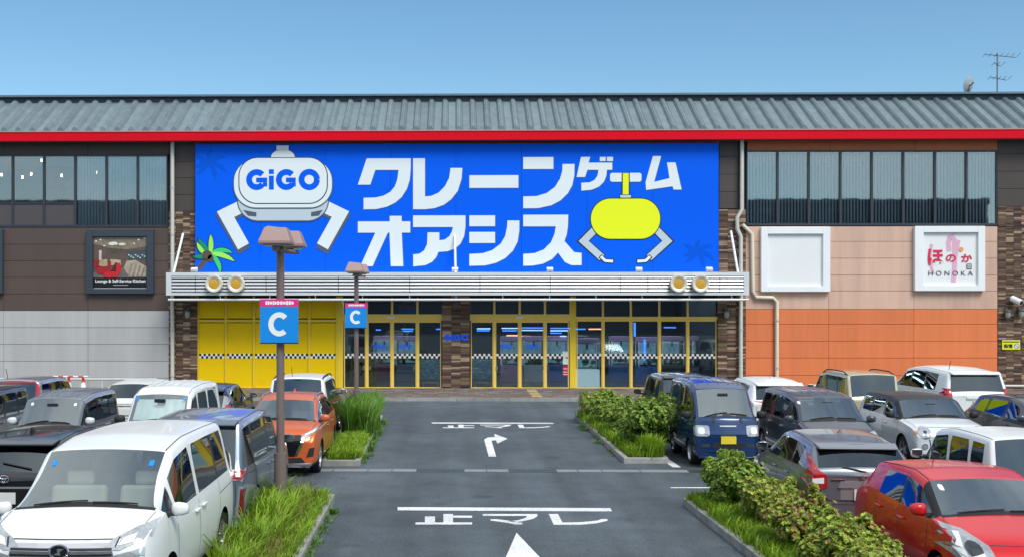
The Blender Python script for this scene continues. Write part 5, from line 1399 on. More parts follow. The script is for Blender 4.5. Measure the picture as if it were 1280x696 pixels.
            for s in (-1, 1):
                x = s*hw*p['tumble']*0.93; ya, yb_ = p['yh']+0.15, L-p['ry']-0.1
                pr = project([(x, lerp(ya, yb_, k/6)) for k in range(7)], 'T', 0); hgt = f[2]
                q = [SH @ (h + Vector((0,0, (0 if k in (0,6) else hgt)))) for k, (h, nn) in enumerate(pr)]
                MB().tube(q, 0.018, 6).build('roof_rail', m, e, smooth=True)
        elif t == 'fin':
            h, nn = project([(0, f[1])], 'T', 0)[0]; c = SH @ h; MB().prism([(0,0)]*3, 0, 0) if False else None
            m = MB(); m.add([(c.x-0.025,c.y-0.08,c.z-0.01),(c.x+0.025,c.y-0.08,c.z-0.01),(c.x+0.03,c.y+0.08,c.z-0.01),(c.x-0.03,c.y+0.08,c.z-0.01),(c.x-0.004,c.y+0.05,c.z+0.07),(c.x+0.004,c.y+0.05,c.z+0.07),(c.x+0.004,c.y+0.085,c.z+0.07),(c.x-0.004,c.y+0.085,c.z+0.07)],
                [(0,1,5,4),(1,2,6,5),(2,3,7,6),(3,0,4,7),(4,5,6,7)]).build('antenna_fin', f[2], e)
        elif t == 'rod':
            h, nn = project([(f[1], f[2])], 'T', 0)[0]; c = SH @ h; MB().tube([c, c+Vector((0,0.12,0.26))], 0.008, 5).build('antenna', black, e)
        elif t == 'ribs':
            for k in range(f[1]):
                x = lerp(-0.62, 0.62, k/(f[1]-1))*hw; pr = project([(x, lerp(p['yh']+0.25, L-p['ry']-0.12, q/5)) for q in range(6)], 'T', 0)
                MB().tube([SH @ (h+Vector((0,0,-0.004))) for h, nn in pr], 0.016, 5).build('roof_rib', p['roofmat'] or body, e, smooth=True)
        elif t == 'spoiler':
            y = L-p['ry']; x = hw*p['tumble']*0.93; z = H-p['dzr']
            c = SH @ Vector((0, y, z)); m = MB(); ext = f[1]
            m.add([(-x,c.y-0.05,z+0.005),(x,c.y-0.05,z+0.005),(x*0.95,c.y+ext,z-0.045),(-x*0.95,c.y+ext,z-0.045),(-x,c.y-0.05,z-0.07),(x,c.y-0.05,z-0.07),(x*0.95,c.y+ext,z-0.075),(-x*0.95,c.y+ext,z-0.075)],
                  [(0,1,2,3),(7,6,5,4),(3,2,6,7),(0,3,7,4),(1,5,6,2)]).build('spoiler', f[2] if len(f) > 2 else body, e, bevel=0.012)
        elif t == 'visors':
            for (a_, b_) in p['win'][1:3] if kind in ('minivan','keibox','keivan') else p['win'][0:2]:
                for dr in 'LR':
                    zt_ = H-0.14; patch('window_visor', [(dr, [(a_-0.02,zt_-0.11),(b_+0.02,zt_-0.11),(b_+0.02,zt_),(a_-0.02,zt_)])], darkgrey, 0.03)
        elif t == 'sticker': patch('sticker', [('F' if f[1]=='F' else 'B', rrect(f[2]-0.028, f[3]-0.028, f[2]+0.028, f[3]+0.028, 0.014, 2))], f[4] if len(f) > 4 else whitelens, 0.006)
        elif t == 'shade':
            z0_, z1_ = p['zc']+0.06, H-p['dzh']-0.10; y0_, y1_ = p['yc']+0.18, p['yh']+0.02; x0_, x1_ = hw*0.72, hw*p['tumble']*0.82
            m = MB(); n = 12
            for k in range(n):
                ta, tb = k/n, (k+1)/n; o_ = 0.02*(k % 2)
                if abs((ta+tb)/2-0.5) < 0.05: zt1 = z1_-0.14
                else: zt1 = z1_-0.02
                def pt(t, zz): 
                    kz = (zz-z0_)/(z1_-z0_); return (lerp(-1,1,t)*lerp(x0_,x1_,kz), lerp(y0_,y1_,kz)-L/2+(o_ if t == ta else 0.02-o_), zz)
                m.add([pt(ta,z0_),pt(tb,z0_),pt(tb,zt1),pt(ta,zt1)], [(0,1,2,3)])
            m.build('sunshade', shade_w, e)
    bpy.data.meshes.remove(full)
    return e
def default_seams(p):
    L = p['L']; zb = p['zb']+0.08; b0, b1 = p['belt']; out = []
    w_ = p['win']; big = [q for q in w_ if q[1]-q[0] > 0.5]
    xs_ = [big[0][0]-0.05, big[0][1]+0.035] + ([big[1][1]+0.035] if len(big) > 1 else [])
    ra = L-p['ro_']-p['wheel']-0.06
    for k, x in enumerate(xs_):
        x2 = x
        if x > ra: out.append([(x, b1-0.02), (x, 0.78), (ra-0.02, 0.55), (ra-0.06, zb)])
        else: out.append([(x, b0-0.02), (x, zb)])
    out.append([(xs_[0], zb), (min(xs_[-1], ra-0.06), zb)])
    if L > 3.3 and p['H'] > 1.7: out.append([(xs_[-1], 0.96), (L-0.35, 0.99)])
    return out
def default_handles(p):
    big = [q for q in p['win'] if q[1]-q[0] > 0.5]; z = p['belt'][0]-0.13
    h = [(big[0][1]-0.12, z)]
    if len(big) > 1: h.append((big[1][0]+0.14 if p['H'] > 1.7 and p['L'] > 3 else big[1][1]-0.10, z+0.01))
    return h
# ---------------------------------------------------------------- paints
p_white = paint('white', (0.76,0.79,0.78)); p_silver = paint('silver', (0.40,0.43,0.47), 0.6, 0.3); p_grey = paint('grey', (0.13,0.14,0.165), 0.55, 0.3)
p_black = paint('black', (0.010,0.010,0.013), 0.0, 0.2); p_navy = paint('navy', (0.010,0.016,0.045), 0.2, 0.25); p_blue = paint('blue', (0.006,0.035,0.125), 0.25, 0.25)
p_orange = paint('orange', (0.62,0.13,0.035), 0.25, 0.3); p_copper = paint('copper', (0.22,0.065,0.04), 0.3, 0.3); p_dark = paint('charcoal', (0.05,0.06,0.082), 0.4, 0.28)
p_olive = paint('olive', (0.52,0.50,0.33), 0.3, 0.35); p_red = paint('red', (0.60,0.012,0.016), 0.15, 0.22); p_note = paint('gunmetal', (0.22,0.235,0.27), 0.6, 0.3)
p_mini = paint('pale_silver', (0.62,0.66,0.69), 0.0, 0.3); p_serena = paint('blue_silver', (0.17,0.22,0.28), 0.6, 0.28); p_lav = paint('pale_blue_silver', (0.34,0.38,0.46), 0.55, 0.3)
def rc2(x0, z0, x1, z1): return [(x0,z0),(x1,z0),(x1,z1),(x0,z1)]
# 1 white minivan, near left, facing the camera
HL = [(0.42,0.93),(0.62,0.93),(0.89,1.04),(0.90,1.17),(0.74,1.13),(0.54,1.04)]
make_car('minivan','white minivan in the bottom left corner, parked nose to the camera','minivan', p_white, -4.0, 11.42, L=4.7, W=1.90, H=1.92, zn=0.92, ze=1.14, ye=0.17, yc=0.80, zc=1.26, bodygap=(0,1), yh=1.62, seat='beige', tumble=0.80, belt=(1.10,1.17), dzh=0.11,
  sglass='dark_car_glass', rim='multi', win=[(0.90,1.24),(1.32,2.30),(2.40,3.45),(3.52,4.20)], fit=[
  ('both','headlight','F',HL,clearlens,0.012,[('headlight_inner',[(0.60,0.97),(0.74,1.0),(0.77,1.08),(0.64,1.04)],whitelens,0.018),('headlight_divider',[(0.565,0.96),(0.585,0.96),(0.61,1.05),(0.59,1.05)],darklens,0.019)]),
  ('one','grille','F',[(-0.60,0.70),(0.60,0.70),(0.53,1.00),(-0.53,1.00)],chrome,0.012),
  ('one','grille_slot','F',rc2(-0.54,0.93,0.54,0.95),black,0.02),('one','grille_slot','F',rc2(-0.54,0.875,0.54,0.90),black,0.02),('one','grille_slot','F',rc2(-0.55,0.82,0.55,0.845),black,0.02),('one','grille_slot','F',rc2(-0.56,0.75,0.56,0.79),black,0.02),
  ('one','bonnet_gap','F',[(-0.56,1.03),(0.56,1.03),(0.56,1.042),(-0.56,1.042)],darkgrey,0.003),
  ('both','fog_lamp','F',[(0.50,0.78),(0.86,0.86),(0.86,0.95),(0.56,0.88)],clearlens,0.012,[]),
  ('one','lower_intake','F',rc2(-0.5,0.30,0.5,0.46),black,0.008),('emblem','F',0.93,0.10,'flash'),('plate','F',0.56,plate_w),
  ('sticker','F',-0.58,1.66,cblue),('sticker','F',0.58,1.66,cblue),
  ('both','bumper_gap','F',[(0.62,0.74),(0.9,0.76),(0.9,0.767),(0.62,0.747)],darkgrey,0.003,[])])
# small hanging charm behind the white minivan's windscreen is part of it
# 2 blue-silver minivan behind it, tail to the camera
make_car('minivan','blue-grey minivan behind the white one, its tail towards the camera','minivan', p_serena, -3.72, 16.1, rear=True, L=4.6, W=1.72, H=1.84, tumble=0.84, belt=(1.04,1.08), roofmat=p_lav, sglass='dark_car_glass', rim='multi', pillar=blackgloss, fit=[
  ('both','taillight','B',[(0.60,0.93),(0.85,0.92),(0.85,1.10),(0.64,1.08)],chrome,0.012,[('lamp_ring',[(0.66,0.95),(0.78,0.95),(0.80,1.06),(0.67,1.06)],redlens,0.02),('lamp_core',[(0.70,0.98),(0.76,0.98),(0.76,1.03),(0.70,1.03)],whitelens,0.026)]),
  ('both','reflector','B',[(0.74,0.42),(0.79,0.42),(0.82,0.80),(0.77,0.80)],darkredlens,0.014,[]),('both','bumper_trim','B',[(0.69,0.38),(0.84,0.38),(0.86,0.84),(0.74,0.84)],p_lav,0.008,[]),
  ('one','rear_pillar_glass','B',[(0.66,1.14),(0.76,1.14),(0.72,1.66),(0.62,1.66)],blackgloss,0.006),('plate','B',0.75,plate_w),('one','number_recess','B',rc2(-0.3,0.64,0.3,0.86),black,0.004),('spoiler',0.12),('rwiper',),
  ('sticker','B',0.62,1.16,cblue)] )
# 3 black compact SUV, rear
make_car('compact_suv','glossy black SUV at the left edge, tail to the camera beside the white minivan','suv', p_black, -6.30, 15.7, rear=True, L=3.99, W=1.70, H=1.63, ry=0.5, yt=0.08, zt=1.10, tumble=0.78, rwiper=(-0.35,1.14,0.1,1.22), fit=[
  ('both','taillight','B',[(0.42,0.93),(0.83,0.92),(0.85,1.03),(0.60,1.02),(0.42,0.97)],darkredlens,0.012,[('lamp_stripe',[(0.5,0.95),(0.8,0.95),(0.8,0.965),(0.5,0.965)],redlens,0.018)]),
  ('one','tailgate_garnish','B',rc2(-0.42,0.93,0.42,0.99),blackgloss,0.01),('one','plate_panel','B',rc2(-0.36,0.62,0.36,0.86),blackgloss,0.006),('plate','B',0.74,plate_w),
  ('one','lower_bumper','B',rc2(-0.66,0.28,0.66,0.46),p_silver,0.01),('one','bumper_strip','B',rc2(-0.75,0.88,0.75,0.905),p_silver,0.008),
  ('emblem','B',1.02,0.07,'ovals'),('spoiler',0.18),('fin',2.9,black)])
# 4 grey kei wagon facing camera
make_car('kei_wagon','small boxy grey wagon with a ribbed roof, facing the camera behind the black SUV','keibox', paint('mid_grey',(0.16,0.175,0.195),0.5,0.3), -8.28, 22.3, H=1.66, yh=1.05, roofmat=paint('silver_roof',(0.30,0.33,0.36),0.5,0.3), rim='multi', fit=[
  ('ribs',7),('both','headlight','F',rrect(0.42,0.70,0.67,0.86,0.05,3),clearlens,0.012,[]),('one','grille','F',rc2(-0.38,0.72,0.38,0.80),blackgloss,0.01),('plate','F',0.48,plate_y),
  ('one','bonnet_edge','F',rc2(-0.60,0.868,0.60,0.875),darkgrey,0.003),('sticker','F',-0.46,1.44),('sticker','F',0.47,1.43)], mirrormat=p_mini, handlemat=chrome)
# 5 silver wagon, upper red lamps, rear
make_car('kei_wagon','pale silver wagon with tall red pillar lamps at the far left, tail to the camera','keibox', p_silver, -10.85, 27.5, rear=True, H=1.70, W=1.48, roofmat=p_silver, sglass='dark_car_glass', rwiper=(-0.1,1.02,0.22,0.94), fit=[
  ('both','taillight','B',[(0.58,1.16),(0.66,1.16),(0.63,1.58),(0.55,1.58)],redlens,0.02,[]),('one','high_brake_light','B',rc2(-0.52,1.58,0.30,1.62),redlens,0.02),
  ('one','tailgate_garnish','B',rc2(-0.52,1.02,0.52,1.10),blackgloss,0.012),('plate','B',0.78,plate_w),('one','number_recess','B',rc2(-0.26,0.68,0.26,0.88),darkgrey,0.004),('both','bumper_lamp','B',rc2(0.5,0.48,0.66,0.54),redlens,0.012,[]),('rod',0.3,2.9)])
# 6 sliver of a dark car at the very left
make_car('kei_wagon','dark grey car just entering the picture at the left edge','keibox', p_dark, -10.72, 23.2, H=1.66, fit=[('both','headlight','F',rrect(0.42,0.70,0.67,0.86,0.05,3),clearlens,0.012,[]),('plate','F',0.48,plate_y)])
# 7 white hatch, rear
make_car('hatchback','low white hatchback tucked behind the white van, tail to the camera','hatch', p_white, -8.45, 29.0, rear=True, L=4.4, W=1.75, H=1.50, ry=0.85, yt=0.25, zt=1.06, belt=(0.94,1.02), fit=[
  ('both','taillight','B',[(0.58,0.80),(0.84,0.84),(0.85,0.98),(0.62,0.92)],redlens,0.012,[]),('plate','B',0.72,plate_w),('one','tailgate_line','B',rc2(-0.55,0.86,0.55,0.885),chrome,0.008),('one','bumper_gap','B',rc2(-0.8,0.52,0.8,0.53),darkgrey,0.003)])
# 8 white kei van with sunshade
make_car('kei_van','white high-roof van with a silver sunshade behind its windscreen','keivan', p_white, -5.80, 22.0, H=1.88, W=1.47, bodygap=(0,1), yh=0.68, dzh=0.17, tumble=0.83, sglass='dark_car_glass', mirrormat=black, mirror_size=1.15, mirror=(0.45,1.18), fit=[
  ('shade',),('ribs',6),('both','headlight','F',rrect(0.42,0.66,0.67,0.90,0.05,3),clearlens,0.012,[]),('one','grille','F',rc2(-0.38,0.80,0.38,0.84),darkgrey,0.01),('plate','F',0.45,plate_y),('one','lower_intake','F',rc2(-0.45,0.28,0.45,0.36),black,0.008),
  ('sticker','F',0.5,1.62,cblue),('sticker','F',-0.5,1.62,cblue)])
# 9 navy hatch, rear
make_car('hatchback','dark navy hatchback before the yellow wall, tail to the camera','hatch', p_navy, -6.22, 28.0, rear=True, L=4.0, W=1.69, H=1.47, ry=0.55, yt=0.08, sglass='dark_car_glass', fit=[
  ('both','taillight','B',[(0.62,0.72),(0.80,0.72),(0.82,1.0),(0.66,1.18),(0.60,1.20)],clearlens,0.014,[('lamp_red',[(0.66,0.76),(0.79,0.76),(0.80,0.94),(0.70,0.98)],redlens,0.02)]),
  ('spoiler',0.16),('plate','B',0.66,plate_w),('one','tailgate_garnish','B',rc2(-0.3,0.80,0.3,0.83),chrome,0.01),('fin',3.0,black)])
# 10 orange SUV
make_car('compact_suv','bright orange SUV with a black grille beside the first lamp post, facing the camera','suv', p_orange, -3.36, 22.3, L=4.29, W=1.76, H=1.60, zn=0.74, ze=1.0, ye=0.2, yc=0.92, zc=1.10, tumble=0.74, clad=darkgrey, rot=R(0.5), fit=[
  ('rails',silverm,0.03),('one','grille','F',[(-0.40,0.44),(0.40,0.44),(0.56,0.80),(0.54,0.86),(-0.54,0.86),(-0.56,0.80)],blackgloss,0.012),
  ('both','grille_trim','F',[(0.40,0.46),(0.46,0.46),(0.62,0.80),(0.57,0.82)],chrome,0.022,[]),
  ('both','headlight','F',[(0.52,0.78),(0.84,0.92),(0.88,1.03),(0.76,0.97),(0.54,0.86)],clearlens,0.014,[('headlight_inner',[(0.60,0.85),(0.80,0.93),(0.80,0.96),(0.60,0.88)],whitelens,0.02)]),
  ('both','fog_recess','F',[(0.64,0.42),(0.78,0.44),(0.80,0.62),(0.70,0.60)],black,0.012,[]),
  ('one','lower_intake','F',[(-0.62,0.30),(0.62,0.30),(0.54,0.41),(-0.54,0.41)],black,0.010),('one','skid_trim','F',[(-0.70,0.215),(0.70,0.215),(0.76,0.30),(0.72,0.30),(0.66,0.265),(-0.66,0.265),(-0.72,0.30),(-0.76,0.30)],silverm,0.02),
  ('one','bonnet_gap','F',rc2(-0.5,0.868,0.5,0.876),darkgrey,0.004),
  ('emblem','F',0.74,0.085,'ring'),('plate','F',0.42,plate_w),('side','door_trim',rc2(1.3,0.33,3.2,0.36),chrome,0.014),('fin',2.9,p_orange)])
# 11 white and copper wagon, rear, before the yellow wall
make_car('compact_wagon','white-roofed wagon with copper-brown sides behind the orange SUV','keibox', p_white, -3.66, 28.0, rear=True, L=3.8, W=1.64, H=1.72, sidemat=p_copper, sglass='dark_car_glass', tumble=0.84, handlemat=chrome, fit=[
  ('rails',black,0.045),('one','high_brake_light','B',rc2(-0.10,1.625,0.10,1.645),blackgloss,0.012),('both','taillight','B',rc2(0.62,0.80,0.76,1.06),redlens,0.012,[]),('plate','B',0.72,plate_w),
  ('one','lower_tailgate','B',rc2(-0.70,0.5,0.70,1.0),p_copper,0.006),('rod',0.2,3.2)])
# ---------------- right side
# 12 black tall wagon rear
make_car('kei_wagon','black tall wagon at the end of the right-hand shrubs, tail to the camera','keibox', p_black, 6.44, 27.9, rear=True, H=1.78, roofmat=paint('dark_grey_roof',(0.08,0.085,0.09),0.4,0.3), sglass='dark_car_glass', fit=[
  ('both','taillight','B',[(0.60,0.80),(0.70,0.80),(0.70,1.30),(0.62,1.30)],darkredlens,0.012,[('lamp_clear',[(0.62,0.84),(0.69,0.84),(0.69,0.94),(0.62,0.94)],clearlens,0.02)]),
  ('one','sticker_sheet','B',rc2(-0.42,1.30,0.1,1.48),clearlens,0.006),('one','tailgate_handle','B',rc2(-0.32,0.92,-0.02,0.95),chrome,0.012),('plate','B',0.72,plate_y),('spoiler',0.08)])
# 13 blue van
make_car('kei_van','deep blue high-roof van with a yellow number plate, facing the camera','keivan', p_blue, 6.36, 23.6, H=1.86, W=1.46, tumble=0.84, mirrormat=black, mirror_size=1.1, mirror=(0.42,1.12), sglass='dark_car_glass', fit=[
  ('ribs',5),('both','headlight','F',rrect(0.40,0.70,0.70,0.93,0.05,3),clearlens,0.014,[('headlight_inner',rrect(0.50,0.74,0.64,0.89,0.05,3),whitelens,0.02)]),
  ('one','name_strip','F',rc2(-0.18,0.905,0.18,0.935),chrome,0.012),('plate','F',0.62,plate_y),('one','bumper_gap','F',rc2(-0.68,0.665,0.68,0.675),black,0.003),
  ('one','lower_intake','F',rc2(-0.34,0.44,0.34,0.56),black,0.008),('both','bumper_intake','F',rc2(0.40,0.46,0.58,0.53),darkgrey,0.008,[]),('one','bumper_ridge','F',rc2(-0.66,0.36,0.66,0.385),p_blue,0.02),('one','bumper_lip','F',rc2(-0.62,0.22,0.62,0.25),p_silver,0.014),
  ('both','washer_nozzle','F',[(0.28,0.99),(0.32,0.99),(0.34,1.07),(0.26,1.07)],black,0.015,[])])
# 14 white SUV with strip lamp
make_car('suv','white SUV with a thin full-width red tail lamp next to the blue van','suv', p_white, 9.05, 28.0, rear=True, L=4.74, W=1.85, H=1.62, clad=darkgrey, ry=0.7, yt=0.15, zt=1.12, fit=[
  ('one','taillight','B',[(-0.86,0.98),(0.86,0.98),(0.86,1.08),(0.55,1.04),(-0.55,1.04),(-0.86,1.08)],redlens,0.014),('one','lower_bumper','B',rc2(-0.82,0.3,0.82,0.58),darkgrey,0.012),('one','lamp_trim','B',rc2(-0.6,0.955,0.6,0.972),chrome,0.016),('plate','B',0.8,plate_w),('spoiler',0.16),('fin',3.3,p_white)])
# 15 charcoal wagon front
make_car('compact_wagon','charcoal wagon facing the camera between the blue van and the pale hatchback','keibox', p_dark, 8.55, 22.6, L=3.9, W=1.60, H=1.64, yc=0.75, yh=1.32, zc=1.08, sglass='dark_car_glass', roofmat=paint('wagon_roof',(0.10,0.09,0.10),0.4,0.3), tumble=0.82, handlemat=chrome, rim='multi', fit=[
  ('ribs',6),('both','headlight','F',[(0.42,0.70),(0.74,0.76),(0.76,0.92),(0.55,0.88)],clearlens,0.014,[]),('one','grille','F',rc2(-0.4,0.72,0.4,0.80),blackgloss,0.01),('plate','F',0.48,plate_w),('sticker','F',-0.6,1.42),('side','door_trim',rc2(0.9,0.98,2.9,0.995),chrome,0.01)], wipers=True)
# 16 olive boxy jeep
make_car('boxy_off_roader','pale olive boxy off-roader with roof rails before the orange wall','keibox', p_olive, 12.15, 30.0, rear=True, L=3.7, W=1.50, H=1.70, tumble=0.93, sglass='car_glass', clad=black, rwiper=(0.0,1.06,0.3,0.95), fit=[
  ('rails',black,0.07),('both','taillight','B',rc2(0.62,0.70,0.73,1.04),redlens,0.014,[]),('plate','B',0.80,plate_y,0.1),('one','number_recess','B',rc2(-0.16,0.70,0.36,0.90),paint('dark_olive',(0.25,0.25,0.16)),0.004),
  ('one','bumper','B',rc2(-0.72,0.32,0.72,0.48),black,0.05),('one','bumper_line','B',rc2(-0.70,0.60,0.70,0.615),darkgrey,0.004),('one','spare_wheel_cover','B',[(0.1,1.0),(0.25,1.0),(0.25,1.03),(0.1,1.03)],chrome,0.014)])
# 17 white large off-roader
make_car('large_suv','big white off-roader before the stone corner, tail to the camera','suv', p_white, 15.05, 30.0, rear=True, L=4.76, W=1.885, H=1.82, ry=0.26, yt=0.08, zt=1.18, belt=(1.14,1.18), tumble=0.80, sglass='dark_car_glass', win=[(1.25,2.25),(2.33,3.2),(3.28,4.0)], fit=[
  ('both','taillight','B',[(0.72,0.98),(0.90,0.98),(0.90,1.26),(0.74,1.26)],redlens,0.02,[('lamp_clear',[(0.73,0.92),(0.90,0.92),(0.90,1.04),(0.73,1.04)],clearlens,0.03)]),
  ('plate','B',0.86,plate_w),('one','tailgate_garnish','B',rc2(-0.34,0.98,0.34,1.04),p_white,0.03),('one','tailgate_gap','B',[(-0.5,0.72),(-0.485,0.72),(-0.485,1.1),(-0.5,1.1)],darkgrey,0.004),('spoiler',0.14),('both','mirror_stay','B',rc2(0.8,0.5,0.86,0.54),redlens,0.01,[]),('rod',0.5,4.0)])
# 18 mini-style hatch
make_car('hatchback','pale silver hatchback with a black roof and round headlamps, facing the camera','hatch', p_mini, 11.36, 23.7, L=3.98, W=1.73, H=1.47, zn=0.68, ze=0.90, zc=1.0, yc=1.02, yh=1.50, dzh=0.08, ry=0.36, dzr=0.06, win=[(1.12,1.95),(2.03,2.78),(2.86,3.45)], tumble=0.83, roofmat=mat('mini_roof',(0.012,0.012,0.014),0.35), clad=black, belt=(0.95,1.0), blackA=True, rot=R(-1.5), mirrormat=black, fit=[
  ('both','headlight','F',arc(0.60,0.755,0.125,0.125,0,345,20),chrome,0.014,[('headlight_inner',arc(0.60,0.755,0.10,0.10,0,340,16),clearlens,0.024),('headlight_core',arc(0.60,0.755,0.04,0.03,0,330,8),darklens,0.03)]),
  ('one','grille','F',[(-0.34,0.44),(0.34,0.44),(0.46,0.60),(0.40,0.68),(-0.40,0.68),(-0.46,0.60)],chrome,0.014),('one','grille_slot','F',rc2(-0.38,0.615,0.38,0.65),black,0.02),('one','grille_slot','F',rc2(-0.40,0.56,0.40,0.595),black,0.02),('one','grille_slot','F',rc2(-0.36,0.50,0.36,0.535),black,0.02),
  ('both','fog_lamp','F',arc(0.62,0.46,0.065,0.065,0,340,14),chrome,0.014,[('fog_lens',arc(0.62,0.46,0.04,0.04,0,330,10),clearlens,0.02)]),('plate','F',0.38,plate_w),('both','indicator','F',rc2(0.74,0.72,0.79,0.78),amberl,0.008,[]),
  ('one','bonnet_gap','F',rc2(-0.5,0.86,0.5,0.866),darkgrey,0.003)])
# 19 gunmetal hatch rear
make_car('hatchback','gunmetal hatchback behind the brownish shrubs, tail to the camera','hatch', p_note, 6.42, 16.2, rear=True, L=4.1, W=1.70, H=1.50, ry=0.50, yt=0.06, zt=1.10, belt=(0.96,1.06), rot=R(-4), sglass='dark_car_glass', rwiper=(-0.02,1.04,0.32,1.10), tumble=0.78, fit=[
  ('both','taillight','B',[(0.55,0.80),(0.78,0.74),(0.84,0.96),(0.73,1.26),(0.70,1.26),(0.68,1.06),(0.55,0.98)],redlens,0.016,[('lamp_clear',[(0.60,0.86),(0.76,0.86),(0.76,0.93),(0.60,0.95)],whitelens,0.024)]),
  ('one','tailgate_garnish','B',[(-0.40,0.80),(0.40,0.80),(0.36,0.90),(-0.36,0.90)],p_silver,0.022),('one','number_recess','B',rc2(-0.36,0.62,0.36,0.80),p_silver,0.005),('plate','B',0.70,plate_w),
  ('one','bumper_gap','B',[(-0.55,0.60),(0.55,0.60),(0.62,0.70),(0.60,0.71),(0.53,0.612),(-0.53,0.612),(-0.60,0.71),(-0.62,0.70)],black,0.004),('one','lower_bumper','B',[(-0.5,0.24),(0.5,0.24),(0.6,0.36),(-0.6,0.36)],darkgrey,0.01),
  ('emblem','B',0.98,0.06,'ring'),('one','name_badge','B',rc2(0.30,0.905,0.50,0.925),chrome,0.012) ,('spoiler',0.17),('fin',2.7,p_silver),('sticker','B',-0.5,1.14),('side','fuel_flap',rrect(3.42,0.80,3.58,0.96,0.05,3),p_note,0.004)])
# 20 white boxy car right edge
make_car('boxy_wagon','white boxy wagon at the right edge behind the red hatchback, tail to the camera','keibox', p_white, 8.72, 15.6, rear=True, L=3.05, H=1.65, W=1.48, rot=R(-1), roofmat=p_white, sglass='car_glass', pillar=p_white, fit=[
  ('one','rear_glass_surround','B',[(-0.62,1.02),(-0.52,1.02),(-0.50,1.50),(-0.60,1.50)],blackgloss,0.012),('both','taillight','B',rc2(0.6,0.60,0.70,1.0),redlens,0.012,[]),('plate','B',0.70,plate_y),('one','roof_strip','T',rc2(-0.5,0.4,-0.42,0.5),darkgrey,0.003)])
# 21 dark sedan right edge
make_car('saloon_car','dark blue-grey car at the right edge behind the pale hatchback, facing the camera','hatch', p_dark, 13.95, 22.9, L=4.5, W=1.76, H=1.47, belt=(0.94,1.04), sglass='dark_car_glass', rot=R(-1), fit=[('both','headlight','F',[(0.46,0.66),(0.78,0.70),(0.80,0.84),(0.52,0.78)],clearlens,0.012,[]),('plate','F',0.5,plate_w),('one','grille','F',rc2(-0.42,0.60,0.42,0.76),black,0.01)])
# 22 red hatch
make_car('hatchback','bright red hatchback in the bottom right corner, facing the camera','hatch', p_red, 6.66, 11.8, L=3.84, W=1.72, H=1.49, yc=0.98, zc=1.06, yh=1.60, zn=0.68, ze=0.90, ye=0.24, tumble=0.79, belt=(0.98,1.06), rot=R(-1.5), blackA=True, sglass='dark_car_glass', win=[(1.16,2.0),(2.05,2.76)], rim='alloy', fit=[
  ('both','headlight','F',[(0.50,0.72),(0.80,0.66),(0.87,0.80),(0.80,0.99),(0.66,0.96),(0.52,0.84)],clearlens,0.012,[('headlight_lens',arc(0.68,0.80,0.075,0.075,0,340,14),darklens,0.022),('daylight_strip',[(0.60,0.74),(0.78,0.69),(0.82,0.80),(0.76,0.93),(0.72,0.93),(0.78,0.80),(0.76,0.72),(0.61,0.77)],whitelens,0.026)]),
  ('one','grille','F',[(-0.46,0.36),(0.46,0.36),(0.42,0.68),(-0.42,0.68)],black,0.01),('plate','F',0.50,plate_w),('one','bonnet_gap','F',[(-0.5,0.848),(0.5,0.848),(0.5,0.856),(-0.5,0.856)],darkgrey,0.003),
  ('rod',0.0,3.0),('sticker','F',-0.54,1.30),('side','side_badge',rc2(0.86,0.86,0.92,0.875),chrome,0.01)])

# ================================================================ PLANTED ISLANDS
soil = mat('planter_soil', (0.05,0.04,0.028), 0.95, var=0.3, scale=8)
def island(name, r0, r1, d0, d1, lb, drift=0.0):
    a, b, c, d_ = RD(r0,d0), RD(r1,d0), RD(r1+drift,d1), RD(r0+drift,d1)
    o = tag(MB().slab([a,b,c,d_], -0.05, 0.09).build(name, soil), lb, kind='structure')
    P = [Vector((*q,0)) for q in (a,b,c,d_)]
    for i in range(4):
        p, q = P[i], P[(i+1)%4]; L_ = (q-p).length; n = max(1, round(L_/0.6)); u = (q-p)/L_; v = Vector((-u.y,u.x,0)); ang = math.atan2(u.y,u.x)
        for k in range(n):
            s0, s1 = L_*k/n, L_*(k+1)/n; cc = p + u*(s0+s1)/2 - v*0.06
            e0 = 0.0
            m = MB().obox((cc.x, cc.y, 0.045+random.uniform(-0.006,0.006)), (s1-s0)-0.012 + (0.24 if n == 1 else 0), 0.12, 0.17, Matrix.Rotation(ang+random.uniform(-0.01,0.01),3,'Z'))
            m.build('kerb_stone', kerbm, o, bevel=0.012)
    return o
island('grass_island', -2.76, -1.98, 13.0, 19.5, 'kerbed grass bed beside the white minivan')
island('grass_island', -2.48, -1.84, 24.1, 34.0, 'kerbed grass bed beside the orange SUV')
island('shrub_island', 4.48, 5.25, 12.0, 19.1, 'kerbed shrub bed beside the gunmetal hatchback')
island('shrub_island', 4.32, 5.10, 24.5, 34.5, 'kerbed shrub bed beside the blue van', 0.2)
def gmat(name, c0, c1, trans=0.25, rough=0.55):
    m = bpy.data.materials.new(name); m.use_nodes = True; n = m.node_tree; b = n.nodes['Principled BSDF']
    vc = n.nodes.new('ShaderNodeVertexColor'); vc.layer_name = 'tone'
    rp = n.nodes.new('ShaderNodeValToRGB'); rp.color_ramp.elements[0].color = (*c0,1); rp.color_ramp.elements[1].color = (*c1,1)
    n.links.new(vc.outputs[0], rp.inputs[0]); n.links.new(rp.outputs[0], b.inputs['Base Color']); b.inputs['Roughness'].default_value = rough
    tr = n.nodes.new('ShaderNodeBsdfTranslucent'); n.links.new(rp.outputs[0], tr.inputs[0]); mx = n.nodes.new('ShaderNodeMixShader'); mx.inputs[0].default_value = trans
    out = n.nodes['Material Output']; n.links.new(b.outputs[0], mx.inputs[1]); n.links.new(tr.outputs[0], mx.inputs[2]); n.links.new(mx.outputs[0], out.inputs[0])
    return m
